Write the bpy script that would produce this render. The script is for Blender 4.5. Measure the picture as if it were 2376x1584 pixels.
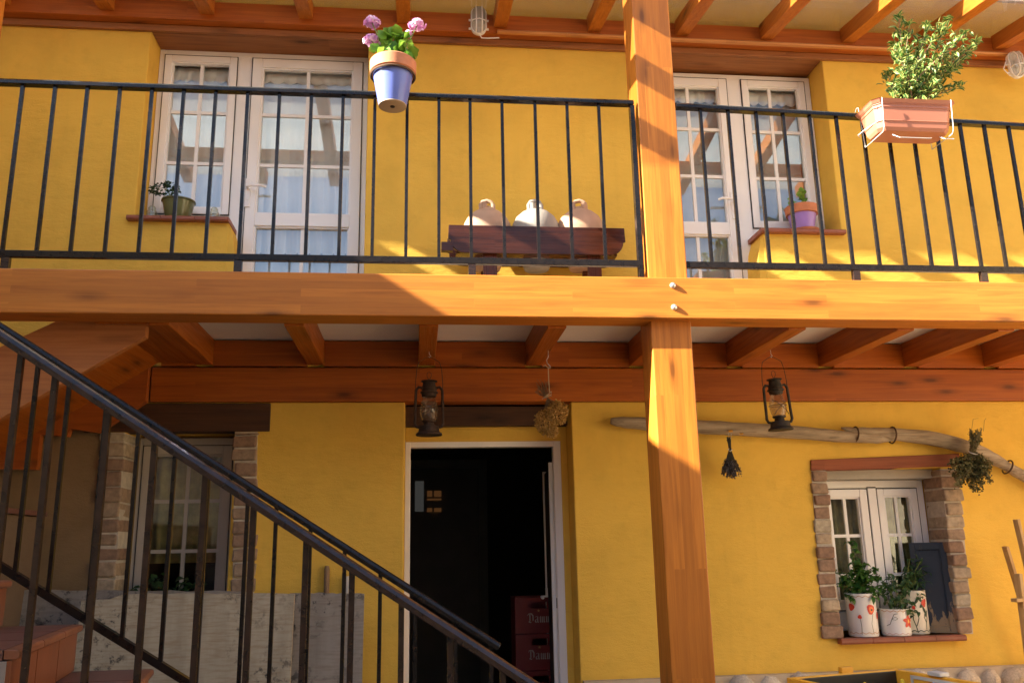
import bpy, bmesh, math, random
from mathutils import Vector, Matrix
rnd = random.Random(7)
scene = bpy.context.scene
for o in list(bpy.data.objects): bpy.data.objects.remove(o)
C = scene.collection

# ------------------------------------------------------------------ camera
YAW, PITCH, ROLL, FPX = .1103, .2349, -.0199, 2000.0
CAM = Vector((0, -4.14, 1.50))
_f = Vector((math.sin(YAW)*math.cos(PITCH), math.cos(YAW)*math.cos(PITCH), math.sin(PITCH)))
_r = Vector((math.cos(YAW), -math.sin(YAW), 0)); _u = _r.cross(_f)
RX = math.cos(ROLL)*_r + math.sin(ROLL)*_u
UP = -math.sin(ROLL)*_r + math.cos(ROLL)*_u
cam = bpy.data.cameras.new('camera'); camo = bpy.data.objects.new('camera', cam); C.objects.link(camo)
cam.sensor_width = 36; cam.lens = 36*FPX/2376; cam.clip_start = .05; cam.clip_end = 400
M = Matrix.Identity(4)
for i in range(3):
    M[i][0] = RX[i]; M[i][1] = UP[i]; M[i][2] = -_f[i]; M[i][3] = CAM[i]
camo.matrix_world = M
scene.camera = camo
def ray(x, y): return RX*((x-1188)/FPX) + UP*(-(y-792)/FPX) + _f
def atY(x, y, Y): d = ray(x, y); return CAM + d*((Y-CAM.y)/d.y)
def atZ(x, y, Z): d = ray(x, y); return CAM + d*((Z-CAM.z)/d.z)

# ------------------------------------------------------------------ sky, sun, exposure
SUN = Vector((-4.5, -1.0, 2.5)).normalized()
w = bpy.data.worlds.new('World'); scene.world = w; w.use_nodes = True
nt = w.node_tree; nt.nodes.clear()
sky = nt.nodes.new('ShaderNodeTexSky'); sky.sky_type = 'NISHITA'; sky.sun_disc = False
sky.sun_elevation = math.asin(SUN.z); sky.sun_rotation = math.atan2(SUN.x, SUN.y) % (2*math.pi)
sky.air_density = 1.0; sky.dust_density = 1.5; sky.ozone_density = 1.0
bg = nt.nodes.new('ShaderNodeBackground'); bg.inputs[1].default_value = .062
wo = nt.nodes.new('ShaderNodeOutputWorld')
nt.links.new(sky.outputs[0], bg.inputs[0]); nt.links.new(bg.outputs[0], wo.inputs[0])
sl = bpy.data.lights.new('sun', 'SUN'); sl.energy = 5.0; sl.angle = math.radians(.5); sl.color = (1, .93, .80)
so = bpy.data.objects.new('sun', sl); C.objects.link(so)
so.rotation_euler = (-SUN).to_track_quat('-Z', 'Y').to_euler(); so.location = SUN*30
scene.view_settings.view_transform = 'Standard'; scene.view_settings.look = 'None'
scene.view_settings.exposure = 2.9; scene.view_settings.gamma = 1
scene.view_settings.use_curve_mapping = False
scene.cycles.max_bounces = 8; scene.cycles.transparent_max_bounces = 16

# ------------------------------------------------------------------ materials
def newmat(name):
    m = bpy.data.materials.new(name); m.use_nodes = True
    return m, m.node_tree, m.node_tree.nodes['Principled BSDF']
def L(nt, a, b): nt.links.new(a, b)
def ramp(nt, fac, stops):
    r = nt.nodes.new('ShaderNodeValToRGB'); L(nt, fac, r.inputs[0])
    e = r.color_ramp.elements
    e[0].position, e[0].color = stops[0][0], (*stops[0][1], 1)
    e[1].position, e[1].color = stops[-1][0], (*stops[-1][1], 1)
    for p, c in stops[1:-1]:
        k = e.new(p); k.color = (*c, 1)
    return r.outputs[0]
def coords(nt, scale=(1, 1, 1), rand=0):
    tc = nt.nodes.new('ShaderNodeTexCoord'); mp = nt.nodes.new('ShaderNodeMapping'); mp.inputs['Scale'].default_value = scale
    L(nt, tc.outputs['Object'], mp.inputs[0])
    if rand:
        oi = nt.nodes.new('ShaderNodeObjectInfo'); mu = nt.nodes.new('ShaderNodeMath'); mu.operation = 'MULTIPLY'; mu.inputs[1].default_value = rand
        L(nt, oi.outputs['Random'], mu.inputs[0]); L(nt, mu.outputs[0], mp.inputs['Location'])
    return mp.outputs[0]
def noise(nt, vec, scale, detail=4, rough=.55, dist=0):
    n = nt.nodes.new('ShaderNodeTexNoise'); n.inputs['Scale'].default_value = scale; n.inputs['Detail'].default_value = detail
    n.inputs['Roughness'].default_value = rough; n.inputs['Distortion'].default_value = dist
    L(nt, vec, n.inputs['Vector']); return n.outputs['Fac']
def mixc(nt, fac, a, b, mode='MIX'):
    m = nt.nodes.new('ShaderNodeMix'); m.data_type = 'RGBA'; m.blend_type = mode
    for s, v in ((m.inputs[0], fac), (m.inputs[6], a), (m.inputs[7], b)):
        if hasattr(v, 'links'): L(nt, v, s)
        elif isinstance(v, tuple): s.default_value = (*v, 1)
        else: s.default_value = v
    return m.outputs[2]
def bump(nt, b, h, strength=.2, dist=.01):
    n = nt.nodes.new('ShaderNodeBump'); n.inputs['Strength'].default_value = strength; n.inputs['Distance'].default_value = dist
    L(nt, h, n.inputs['Height']); L(nt, n.outputs[0], b.inputs['Normal'])
def mval(nt, op, a, b=0.0):
    m = nt.nodes.new('ShaderNodeMath'); m.operation = op
    for s, v in zip(m.inputs, (a, b)):
        if hasattr(v, 'links'): L(nt, v, s)
        else: s.default_value = v
    return m.outputs[0]
def simple(name, col, rough=.5, metal=0, var=.12, vs=6, bumpk=0, bs=80, rand=3, spec=.5):
    m, nt, b = newmat(name); v = coords(nt, rand=rand)
    n = noise(nt, v, vs, 5)
    dark = tuple(c*(1-var) for c in col); lite = tuple(min(1, c*(1+var)) for c in col)
    L(nt, ramp(nt, n, [(.3, dark), (.7, lite)]), b.inputs['Base Color'])
    b.inputs['Roughness'].default_value = rough; b.inputs['Metallic'].default_value = metal
    b.inputs['Specular IOR Level'].default_value = spec
    if bumpk: bump(nt, b, noise(nt, v, bs, 3), bumpk, .004)
    return m
def wood(name, axis, lit, dark, lam=.042, lamaxis=None, rough=.42, lamk=1.0, knots=True, grain=1.0):
    """stained timber; axis = grain direction, lamaxis = axis across the glued laminations"""
    m, nt, b = newmat(name)
    tc = nt.nodes.new('ShaderNodeTexCoord'); oi = nt.nodes.new('ShaderNodeObjectInfo')
    vm = nt.nodes.new('ShaderNodeVectorMath'); vm.operation = 'MULTIPLY_ADD'
    cb0 = nt.nodes.new('ShaderNodeCombineXYZ')
    for i in range(3): L(nt, oi.outputs['Random'], cb0.inputs[i])
    L(nt, cb0.outputs[0], vm.inputs[0]); vm.inputs[1].default_value = (7.3, 7.3, 7.3) ; L(nt, tc.outputs['Object'], vm.inputs[2])
    sp = nt.nodes.new('ShaderNodeSeparateXYZ'); L(nt, vm.outputs[0], sp.inputs[0])
    ax = 'XYZ'.index(axis); la = 'XYZ'.index(lamaxis) if lamaxis else (2 if ax != 2 else 0)
    ot = 3-ax-la
    cb = nt.nodes.new('ShaderNodeCombineXYZ')
    for i, k in enumerate((ax, la, ot)): L(nt, sp.outputs[k], cb.inputs[i])
    vec = cb.outputs[0]
    br = nt.nodes.new('ShaderNodeTexBrick'); L(nt, vec, br.inputs['Vector'])
    br.offset = .37; br.inputs['Scale'].default_value = 1; br.inputs['Brick Width'].default_value = 1.35; br.inputs['Row Height'].default_value = lam
    br.inputs['Mortar Size'].default_value = .0007; br.inputs['Mortar Smooth'].default_value = .3; br.inputs['Bias'].default_value = 0
    br.inputs['Color1'].default_value = (0, 0, 0, 1); br.inputs['Color2'].default_value = (1, 1, 1, 1); br.inputs['Mortar'].default_value = (.1, .1, .1, 1)
    mp = nt.nodes.new('ShaderNodeMapping'); mp.inputs['Scale'].default_value = (1.3, 26, 26); L(nt, vec, mp.inputs[0])
    # offset the grain per lamella
    ad = nt.nodes.new('ShaderNodeVectorMath'); ad.operation = 'MULTIPLY_ADD'; L(nt, br.outputs['Color'], ad.inputs[0]); ad.inputs[1].default_value = (3, 9, 9); L(nt, mp.outputs[0], ad.inputs[2])
    g = noise(nt, ad.outputs[0], 1.6, 7, .62, .6)
    mp2 = nt.nodes.new('ShaderNodeMapping'); mp2.inputs['Scale'].default_value = (2.5, 130, 130); L(nt, vec, mp2.inputs[0])
    g2 = noise(nt, mp2.outputs[0], 1.5, 3)
    big = noise(nt, vec, 2.2, 3)
    col = ramp(nt, g, [(.30, tuple(c*.8 for c in dark)), (.5, tuple((a+c)/2 for a, c in zip(lit, dark))), (.68, lit)])
    sc = nt.nodes.new('ShaderNodeSeparateColor'); L(nt, br.outputs['Color'], sc.inputs[0])
    col = mixc(nt, mval(nt, 'MULTIPLY', sc.outputs[0], .55*lamk), col, tuple(c*.6 for c in dark))
    col = mixc(nt, mval(nt, 'MULTIPLY', big, .28), col, tuple(c*1.15 for c in lit))
    col = mixc(nt, mval(nt, 'MULTIPLY', g2, .32*grain), col, tuple(c*.55 for c in dark))
    if knots:
        mk = nt.nodes.new('ShaderNodeMapping'); mk.inputs['Scale'].default_value = (2.6, 9.5, 9.5); L(nt, vec, mk.inputs[0])
        vo = nt.nodes.new('ShaderNodeTexVoronoi'); vo.inputs['Scale'].default_value = 1; L(nt, mk.outputs[0], vo.inputs['Vector'])
        s2 = nt.nodes.new('ShaderNodeSeparateColor'); L(nt, vo.outputs['Color'], s2.inputs[0])
        pick = mval(nt, 'GREATER_THAN', s2.outputs[0], .45)
        wob = mval(nt, 'ADD', vo.outputs['Distance'], mval(nt, 'MULTIPLY', mval(nt, 'SUBTRACT', g, .5), .12))
        kn = ramp(nt, wob, [(.07, (1, 1, 1)), (.17, (.4, .4, .4)), (.34, (0, 0, 0))])
        s3 = nt.nodes.new('ShaderNodeSeparateColor'); L(nt, kn, s3.inputs[0])
        col = mixc(nt, mval(nt, 'MULTIPLY', mval(nt, 'MULTIPLY', s3.outputs[0], pick), .8), col, tuple(c*.22 for c in dark))
    L(nt, col, b.inputs['Base Color'])
    L(nt, ramp(nt, g2, [(.3, (rough-.08,)*3), (.7, (rough+.12,)*3)]), b.inputs['Roughness'])
    b.inputs['Specular IOR Level'].default_value = .38
    bump(nt, b, mval(nt, 'ADD', mval(nt, 'MULTIPLY', g2, .5), mval(nt, 'MULTIPLY', br.outputs['Fac'], -.8)), .18, .002)
    return m
HL, HD = (.66, .238, .030), (.45, .130, .013)
W_X = wood('wood_glulam_x', 'X', HL, HD, lamaxis='Z')
W_Z = wood('wood_glulam_z', 'Z', HL, HD, lamaxis='X', lam=.053)
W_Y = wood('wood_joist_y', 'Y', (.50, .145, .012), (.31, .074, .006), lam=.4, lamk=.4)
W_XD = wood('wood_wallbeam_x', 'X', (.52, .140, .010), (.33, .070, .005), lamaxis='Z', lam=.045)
W_ROOF = wood('wood_rafter_y', 'Y', (.60, .205, .027), (.41, .115, .014), lam=.4, lamk=.3)
W_LINT = wood('wood_old_lintel', 'X', (.42, .17, .055), (.24, .085, .027), lam=.09, lamk=.4, rough=.6)
W_DARKL = wood('wood_dark_lintel', 'X', (.10, .040, .014), (.045, .018, .008), lam=.5, lamk=.2, rough=.6)
W_RED = wood('wood_red_lintel', 'X', (.36, .11, .045), (.22, .06, .026), lam=.5, lamk=.1, rough=.7, knots=False)
W_RACK = wood('wood_rack', 'X', (.11, .030, .014), (.028, .009, .006), lam=.3, lamk=.3, rough=.22)
W_RACKZ = wood('wood_rack_leg', 'Z', (.15, .042, .018), (.05, .014, .008), lam=.3, lamk=.3, rough=.28)
W_PINE = wood('wood_pale_pine', 'Z', (.62, .40, .17), (.45, .26, .09), lam=.3, lamk=.3, rough=.55)
W_TRIM = wood('wood_cable_cover', 'X', (.66, .30, .10), (.50, .20, .06), lam=.5, lamk=.2)

def plaster(name, col, var=.07, bumpk=.25, grime=.25):
    m, nt, b = newmat(name); v = coords(nt)
    n1 = noise(nt, v, 1.6, 6, .6); n2 = noise(nt, v, 9, 4); n3 = noise(nt, coords(nt, (7, 7, .5)), 1.5, 5, .6)
    c = ramp(nt, n1, [(.3, tuple(x*(1-var*1.6) for x in col)), (.5, col), (.72, tuple(min(1, x*(1+var)) for x in col))])
    c = mixc(nt, mval(nt, 'MULTIPLY', ramp_f(nt, n2, .55, .8), grime), c, tuple(x*.72 for x in col))
    c = mixc(nt, mval(nt, 'MULTIPLY', ramp_f(nt, n3, .55, .78), grime*.7), c, tuple(x*.78 for x in col))
    L(nt, c, b.inputs['Base Color']); b.inputs['Roughness'].default_value = .88; b.inputs['Specular IOR Level'].default_value = .15
    h = mval(nt, 'ADD', noise(nt, v, 170, 4, .6), mval(nt, 'MULTIPLY', noise(nt, coords(nt, (1, 1, 2.2)), 8, 4), 3.2))
    bump(nt, b, h, bumpk, .006)
    return m
def ramp_f(nt, f, a, b2):
    r = ramp(nt, f, [(a, (0, 0, 0)), (b2, (1, 1, 1))]); s = nt.nodes.new('ShaderNodeSeparateColor'); L(nt, r, s.inputs[0]); return s.outputs[0]
YEL = plaster('plaster_yellow', (.77, .485, .082), .08, .42, .32)
TAN = plaster('plaster_bare_tan', (.25, .165, .085), .15, .4)
GREYP = plaster('plaster_grey', (.46, .43, .36), .1, .3)
WHITEP = plaster('panel_white', (.86, .85, .82), .03, .05, .1)
NEIGH = plaster('plaster_neighbour', (.55, .46, .34))
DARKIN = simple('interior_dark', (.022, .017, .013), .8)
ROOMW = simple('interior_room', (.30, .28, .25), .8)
PVC = simple('pvc_white', (.86, .85, .84), .28, var=.03, vs=3)
PVCG = simple('pvc_gasket', (.02, .02, .02), .5)
BLACK = simple('metal_black_paint', (.012, .009, .0075), .2, 0, .3, 30, .03, 25, spec=.3)
BROWNM = simple('metal_brown_paint', (.026, .014, .010), .25, 0, .45, 22, .08, 30, spec=.5)
GALV = simple('metal_galvanised', (.62, .62, .60), .35, .8)
WHITEW = simple('wire_white', (.50, .49, .47), .4)
def worn(m, col, th):
    nt = m.node_tree; b = nt.nodes['Principled BSDF']; src = b.inputs['Base Color'].links[0].from_socket
    sp = noise(nt, coords(nt, rand=9), 34, 3, .6); c = mixc(nt, ramp_f(nt, sp, th, th+.03), src, col); L(nt, c, b.inputs['Base Color'])
    L(nt, ramp(nt, sp, [(.35, (.12,)*3), (.65, (.26,)*3)]), b.inputs['Roughness'])
worn(BLACK, (.07, .045, .03), .80); worn(BROWNM, (.20, .15, .10), .74)
CERA = simple('terracotta', (.52, .19, .085), .75, 0, .15, 18, .15, 120)
SILLT = simple('sill_tile', (.27, .085, .045), .45, 0, .2, 9, .1, 60)
RUST = simple('lantern_rust', (.055, .032, .022), .7, .35, .45, 22, .3, 90)
STRING = simple('string', (.55, .45, .30), .9)
IRON = simple('iron_ring', (.10, .06, .035), .7, .5)
CURT = simple('curtain_cloth', (.80, .80, .78), .9, 0, .05, 6)
CURTD = simple('curtain_ochre', (.42, .36, .17), .9, 0, .35, 10)
REDC = simple('crate_red', (.13, .006, .008), .45, 0, .1, 5)
WHITEPR = simple('print_white', (.30, .26, .24), .6)
SOIL = simple('soil', (.03, .02, .012), .95, 0, .4, 40, .5, 60)
def leafmat(name, a, b_, edge=None, trans=.35):
    m, nt, b = newmat(name)
    ge = nt.nodes.new('ShaderNodeNewGeometry')
    c = ramp(nt, ge.outputs['Random Per Island'], [(0, a), (1, b_)])
    if edge:
        uv = nt.nodes.new('ShaderNodeUVMap'); s = nt.nodes.new('ShaderNodeSeparateXYZ'); L(nt, uv.outputs[0], s.inputs[0])
        e = mval(nt, 'ABSOLUTE', mval(nt, 'SUBTRACT', s.outputs[0], .5))
        c = mixc(nt, ramp_f(nt, e, .18, .34), c, edge)
    L(nt, c, b.inputs['Base Color']); b.inputs['Roughness'].default_value = .42; b.inputs['Specular IOR Level'].default_value = .4
    tr = nt.nodes.new('ShaderNodeBsdfTranslucent'); L(nt, c, tr.inputs[0])
    mx = nt.nodes.new('ShaderNodeMixShader'); mx.inputs[0].default_value = trans
    L(nt, b.outputs[0], mx.inputs[1]); L(nt, tr.outputs[0], mx.inputs[2])
    L(nt, mx.outputs[0], nt.nodes['Material Output'].inputs[0])
    return m
LEAF_G = leafmat('leaf_geranium', (.10, .25, .025), (.26, .42, .05))
LEAF_V = leafmat('leaf_variegated', (.035, .11, .025), (.10, .22, .04), (.44, .45, .13))
LEAF_B = leafmat('leaf_basil', (.03, .11, .018), (.085, .21, .032), trans=.3)
LEAF_D = leafmat('leaf_dark', (.010, .035, .012), (.03, .075, .02), trans=.15)
LEAF_H = leafmat('leaf_herb_dry', (.05, .06, .018), (.19, .17, .065), trans=.15)
LEAF_L = leafmat('lavender_dry', (.035, .035, .045), (.13, .12, .15), trans=.1)
LEAF_Y = leafmat('flower_dry_yellow', (.40, .24, .05), (.70, .47, .15), trans=.15)
PINK = leafmat('petal_pink', (.78, .32, .66), (.95, .78, .90), trans=.4)
STEM = simple('stem_green', (.20, .26, .06), .6)
STEMB = simple('stem_brown', (.22, .14, .07), .8)
def glass(name, tint=(1, 1, 1), refl=1.0, diff=0.0):
    m = bpy.data.materials.new(name); m.use_nodes = True; nt = m.node_tree; nt.nodes.clear()
    out = nt.nodes.new('ShaderNodeOutputMaterial'); tr = nt.nodes.new('ShaderNodeBsdfTransparent'); tr.inputs[0].default_value = (*tint, 1)
    gl = nt.nodes.new('ShaderNodeBsdfGlossy'); gl.inputs['Roughness'].default_value = .012; gl.inputs[0].default_value = (.97, .98, 1, 1)
    ge = nt.nodes.new('ShaderNodeNewGeometry'); dt = nt.nodes.new('ShaderNodeVectorMath'); dt.operation = 'DOT_PRODUCT'
    L(nt, ge.outputs['Normal'], dt.inputs[0]); L(nt, ge.outputs['Incoming'], dt.inputs[1])
    sch = mval(nt, 'POWER', mval(nt, 'SUBTRACT', 1.0, mval(nt, 'ABSOLUTE', dt.outputs['Value'])), 5.0)
    f = mval(nt, 'MINIMUM', mval(nt, 'MULTIPLY', mval(nt, 'ADD', mval(nt, 'MULTIPLY', sch, .96), .04), refl), 1.0)
    mx = nt.nodes.new('ShaderNodeMixShader'); L(nt, f, mx.inputs[0]); L(nt, tr.outputs[0], mx.inputs[1]); L(nt, gl.outputs[0], mx.inputs[2])
    last = mx.outputs[0]
    if diff:
        df = nt.nodes.new('ShaderNodeBsdfTranslucent'); df.inputs[0].default_value = (.8, .78, .70, 1)
        d2 = nt.nodes.new('ShaderNodeBsdfDiffuse'); d2.inputs[0].default_value = (.6, .56, .48, 1)
        a = nt.nodes.new('ShaderNodeMixShader'); a.inputs[0].default_value = .25; L(nt, df.outputs[0], a.inputs[1]); L(nt, d2.outputs[0], a.inputs[2])
        m2 = nt.nodes.new('ShaderNodeMixShader'); m2.inputs[0].default_value = diff; L(nt, last, m2.inputs[1]); L(nt, a.outputs[0], m2.inputs[2]); last = m2.outputs[0]
    L(nt, last, out.inputs[0]); return m
GLASS = glass('window_glass', (.93, .96, .95), 4.0)
GLASSD = glass('window_glass_lower', (.85, .88, .84), 2.0)
LGLASS = glass('lantern_glass', (.80, .74, .66), 1.6, .12)
ROOFG = glass('roof_glass', (.97, .96, .93), 1.0, .19)
LAMPG = glass('lamp_glass', (.85, .87, .88), 1.2, .35)

# ------------------------------------------------------------------ mesh helpers
class MB:
    def __init__(s): s.v = []; s.f = []; s.uv = None
    def add(s, vs, fs):
        n = len(s.v); s.v += [tuple(p) for p in vs]; s.f += [tuple(n+i for i in f) for f in fs]; return s
    def hexa(s, p):   # 8 points: bottom 4 ccw, top 4 ccw
        return s.add(p, [(3, 2, 1, 0), (4, 5, 6, 7), (0, 1, 5, 4), (1, 2, 6, 5), (2, 3, 7, 6), (3, 0, 4, 7)])
    def box(s, x0, x1, y0, y1, z0, z1):
        return s.hexa([(x0, y0, z0), (x1, y0, z0), (x1, y1, z0), (x0, y1, z0), (x0, y0, z1), (x1, y0, z1), (x1, y1, z1), (x0, y1, z1)])
    def bar(s, a, b, w, h, up=(0, 0, 1)):
        a, b = Vector(a), Vector(b); d = (b-a).normalized(); up = Vector(up)
        side = d.cross(up)
        if side.length < 1e-4: side = d.cross(Vector((0, 1, 0)))
        side.normalize(); u = side.cross(d).normalized(); sx, uz = side*(w/2), u*(h/2)
        return s.hexa([a-sx-uz, a+sx-uz, b+sx-uz, b-sx-uz, a-sx+uz, a+sx+uz, b+sx+uz, b-sx+uz])
    def tube(s, pts, r, n=8, closed=False):
        pts = [Vector(p) for p in pts]; rs = r if isinstance(r, (list, tuple)) else [r]*len(pts)
        m = len(pts); base = len(s.v); prev = None
        for i, p in enumerate(pts):
            a = pts[(i-1) % m] if (closed or i > 0) else p; b = pts[(i+1) % m] if (closed or i < m-1) else p
            d = (b-a).normalized()
            if prev is None:
                u = d.orthogonal().normalized()
            else:
                u = prev - d*prev.dot(d)
                u = u.normalized() if u.length > 1e-6 else d.orthogonal().normalized()
            prev = u; v = d.cross(u)
            for k in range(n):
                t = 2*math.pi*k/n; q = p + (u*math.cos(t)+v*math.sin(t))*rs[i]; s.v.append(tuple(q))
        for i in range(m if closed else m-1):
            for k in range(n):
                j = (i+1) % m
                s.f.append((base+i*n+k, base+i*n+(k+1) % n, base+j*n+(k+1) % n, base+j*n+k))
        if not closed:
            s.f.append(tuple(base+k for k in reversed(range(n)))); s.f.append(tuple(base+(m-1)*n+k for k in range(n)))
        return s
    def lathe(s, prof, c, n=24, cap=True, sx=1, sy=1):
        base = len(s.v); c = Vector(c)
        for r, z in prof:
            for k in range(n):
                t = 2*math.pi*k/n; s.v.append((c.x+r*sx*math.cos(t), c.y+r*sy*math.sin(t), c.z+z))
        for i in range(len(prof)-1):
            for k in range(n):
                s.f.append((base+i*n+k, base+i*n+(k+1) % n, base+(i+1)*n+(k+1) % n, base+(i+1)*n+k))
        if cap:
            s.f.append(tuple(base+k for k in reversed(range(n)))); s.f.append(tuple(base+(len(prof)-1)*n+k for k in range(n)))
        return s
    def prism(s, poly, ext):
        ext = Vector(ext); n = len(poly); a = [Vector(p) for p in poly]; b = [p+ext for p in a]
        return s.add(a+b, [tuple(range(n)), tuple(range(2*n-1, n-1, -1))]+[(i, i+n, (i+1) % n+n, (i+1) % n) for i in range(n)])
    def quad(s, a, b, c, d): return s.add([a, b, c, d], [(0, 1, 2, 3)])
    def leaf(s, p, d, nrm, ln, wd, bend=.25, uv=True):
        p, d, nrm = Vector(p), Vector(d).normalized(), Vector(nrm)
        sd = d.cross(nrm)
        if sd.length < 1e-4: sd = d.orthogonal()
        sd.normalize(); up = sd.cross(d).normalized()
        if s.uv is None: s.uv = []
        m1 = p+d*ln*.4+up*ln*bend*.25; m2 = p+d*ln*.75+up*ln*bend*.12; t = p+d*ln-up*ln*bend*.3
        f = up*wd*.22
        vs = [p, m1+sd*wd/2+f, m1, m1-sd*wd/2+f, m2+sd*wd*.38+f, m2, m2-sd*wd*.38+f, t]
        n = len(s.v); s.v += [tuple(q) for q in vs]
        U = [.5, 0, .5, 1, 0, .5, 1, .5]
        for fc in ((0, 1, 2), (0, 2, 3), (1, 4, 5, 2), (2, 5, 6, 3), (4, 7, 5), (5, 7, 6)):
            s.f.append(tuple(n+i for i in fc)); s.uv += [(U[i], .5) for i in fc]
        return s
    def mesh(s, name):
        me = bpy.data.meshes.new(name); me.from_pydata(s.v, [], s.f)
        if s.uv and len(s.uv) == sum(len(f) for f in s.f):
            u = me.uv_layers.new(name='UVMap'); u.data.foreach_set('uv', [c for p in s.uv for c in p])
        me.validate(); me.update()
        return me
    def build(s, name, mat, parent=None, smooth=False, bevel=0, fixn=True, seg=2):
        me = s.mesh(name)
        if fixn:
            bm = bmesh.new(); bm.from_mesh(me); bmesh.ops.recalc_face_normals(bm, faces=bm.faces); bm.to_mesh(me); bm.free()
        o = bpy.data.objects.new(name, me); C.objects.link(o)
        if mat: me.materials.append(mat)
        if smooth:
            me.polygons.foreach_set('use_smooth', [True]*len(me.polygons))
            if smooth != 'all':
                try: me.set_sharp_from_angle(angle=math.radians(40))
                except Exception: pass
        if bevel:
            b = o.modifiers.new('bevel', 'BEVEL'); b.width = bevel; b.segments = seg; b.limit_method = 'ANGLE'; b.angle_limit = math.radians(40)
        if parent: setp(o, parent)
        return o
def worldloc(o):
    l = o.location.copy()
    while o.parent: l = o.matrix_parent_inverse @ l; l = l + o.parent.location if False else l; break
    return l
OFF = {}
def setp(o, parent):
    o.parent = parent
    o.matrix_parent_inverse = Matrix.Translation(-Vector(OFF.get(parent.name, (0, 0, 0))))
    OFF[o.name] = (0, 0, 0)
def thing(name, label, cat, loc=(0, 0, 0), group=None, kind=None):
    o = bpy.data.objects.new(name, None); C.objects.link(o); o.location = loc; OFF[o.name] = tuple(loc); o.empty_display_size = .1
    tag(o, label, cat, group, kind); return o
def tag(o, label=None, cat=None, group=None, kind=None):
    if label: o['label'] = label
    if cat: o['category'] = cat
    if group: o['group'] = group
    if kind: o['kind'] = kind
    return o
def struct(o): o['kind'] = 'structure'; return o
def inst(src, name, loc, parent=None, rot=None, mat=None, scale=None):
    """copy of a mesh object sharing its data, placed at loc (world)"""
    o = bpy.data.objects.new(name, src.data if hasattr(src, 'data') else src); C.objects.link(o)
    o.location = loc
    if rot: o.rotation_euler = rot
    if scale: o.scale = scale
    if parent: setp(o, parent)
    return o
def B(name, mat, parent, *a, bevel=0, smooth=False): return MB().box(*a).build(name, mat, parent, smooth, bevel)
def cyc(c, r, n, ax='Z', ph=0):
    out = []
    for k in range(n):
        t = 2*math.pi*k/n+ph; a, b = r*math.cos(t), r*math.sin(t)
        out.append(Vector(c)+(Vector((a, b, 0)) if ax == 'Z' else Vector((a, 0, b)) if ax == 'Y' else Vector((0, a, b))))
    return out

TILE = simple('roof_tile', (.30, .21, .15), .85, 0, .3, 8, .4, 30)
D = 1.19          # front face of the house wall
DW = 1.40         # plane of the window and door frames
# ------------------------------------------------------------------ ground and surroundings
def paving():
    m, nt, b = newmat('paving'); v = coords(nt)
    br = nt.nodes.new('ShaderNodeTexBrick'); L(nt, v, br.inputs['Vector']); br.inputs['Scale'].default_value = 1
    br.inputs['Brick Width'].default_value = .4; br.inputs['Row Height'].default_value = .4; br.inputs['Mortar Size'].default_value = .006
    br.inputs['Color1'].default_value = (.40, .30, .21, 1); br.inputs['Color2'].default_value = (.48, .37, .26, 1); br.inputs['Mortar'].default_value = (.30, .27, .23, 1)
    L(nt, mixc(nt, mval(nt, 'MULTIPLY', noise(nt, v, 5, 5), .4), br.outputs[0], (.25, .2, .15)), b.inputs['Base Color']); b.inputs['Roughness'].default_value = .8
    return m
g = MB().quad((-60, -60, 0), (60, -60, 0), (60, 60, 0), (-60, 60, 0)).build('ground', paving(), None); struct(g)

def holes_wall(x0, x1, z0, z1, holes, y0, y1, mat, name, parent, back=True):
    xs = sorted({x0, x1, *[h[0] for h in holes], *[h[1] for h in holes]}); zs = sorted({z0, z1, *[h[2] for h in holes], *[h[3] for h in holes]})
    xs = [x for x in xs if x0 <= x <= x1]; zs = [z for z in zs if z0 <= z <= z1]
    def solid(i, j):
        if i < 0 or j < 0 or i >= len(xs)-1 or j >= len(zs)-1: return False
        cx, cz = (xs[i]+xs[i+1])/2, (zs[j]+zs[j+1])/2
        return not any(h[0] < cx < h[1] and h[2] < cz < h[3] for h in holes)
    m = MB(); idx = {}
    def V(i, j, k):
        if (i, j, k) not in idx: idx[(i, j, k)] = len(m.v); m.v.append((xs[i], (y0, y1)[k], zs[j]))
        return idx[(i, j, k)]
    for i in range(len(xs)-1):
        for j in range(len(zs)-1):
            if not solid(i, j): continue
            m.f.append((V(i, j, 0), V(i+1, j, 0), V(i+1, j+1, 0), V(i, j+1, 0)))
            m.f.append((V(i, j, 1), V(i, j+1, 1), V(i+1, j+1, 1), V(i+1, j, 1)))
            if not solid(i-1, j): m.f.append((V(i, j, 0), V(i, j+1, 0), V(i, j+1, 1), V(i, j, 1)))
            if not solid(i+1, j): m.f.append((V(i+1, j, 0), V(i+1, j, 1), V(i+1, j+1, 1), V(i+1, j+1, 0)))
            if not solid(i, j-1): m.f.append((V(i, j, 0), V(i, j, 1), V(i+1, j, 1), V(i+1, j, 0)))
            if not solid(i, j+1): m.f.append((V(i, j+1, 0), V(i+1, j+1, 0), V(i+1, j+1, 1), V(i, j+1, 1)))
    return m.build(name, mat, parent, bevel=.008, seg=3)

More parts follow.
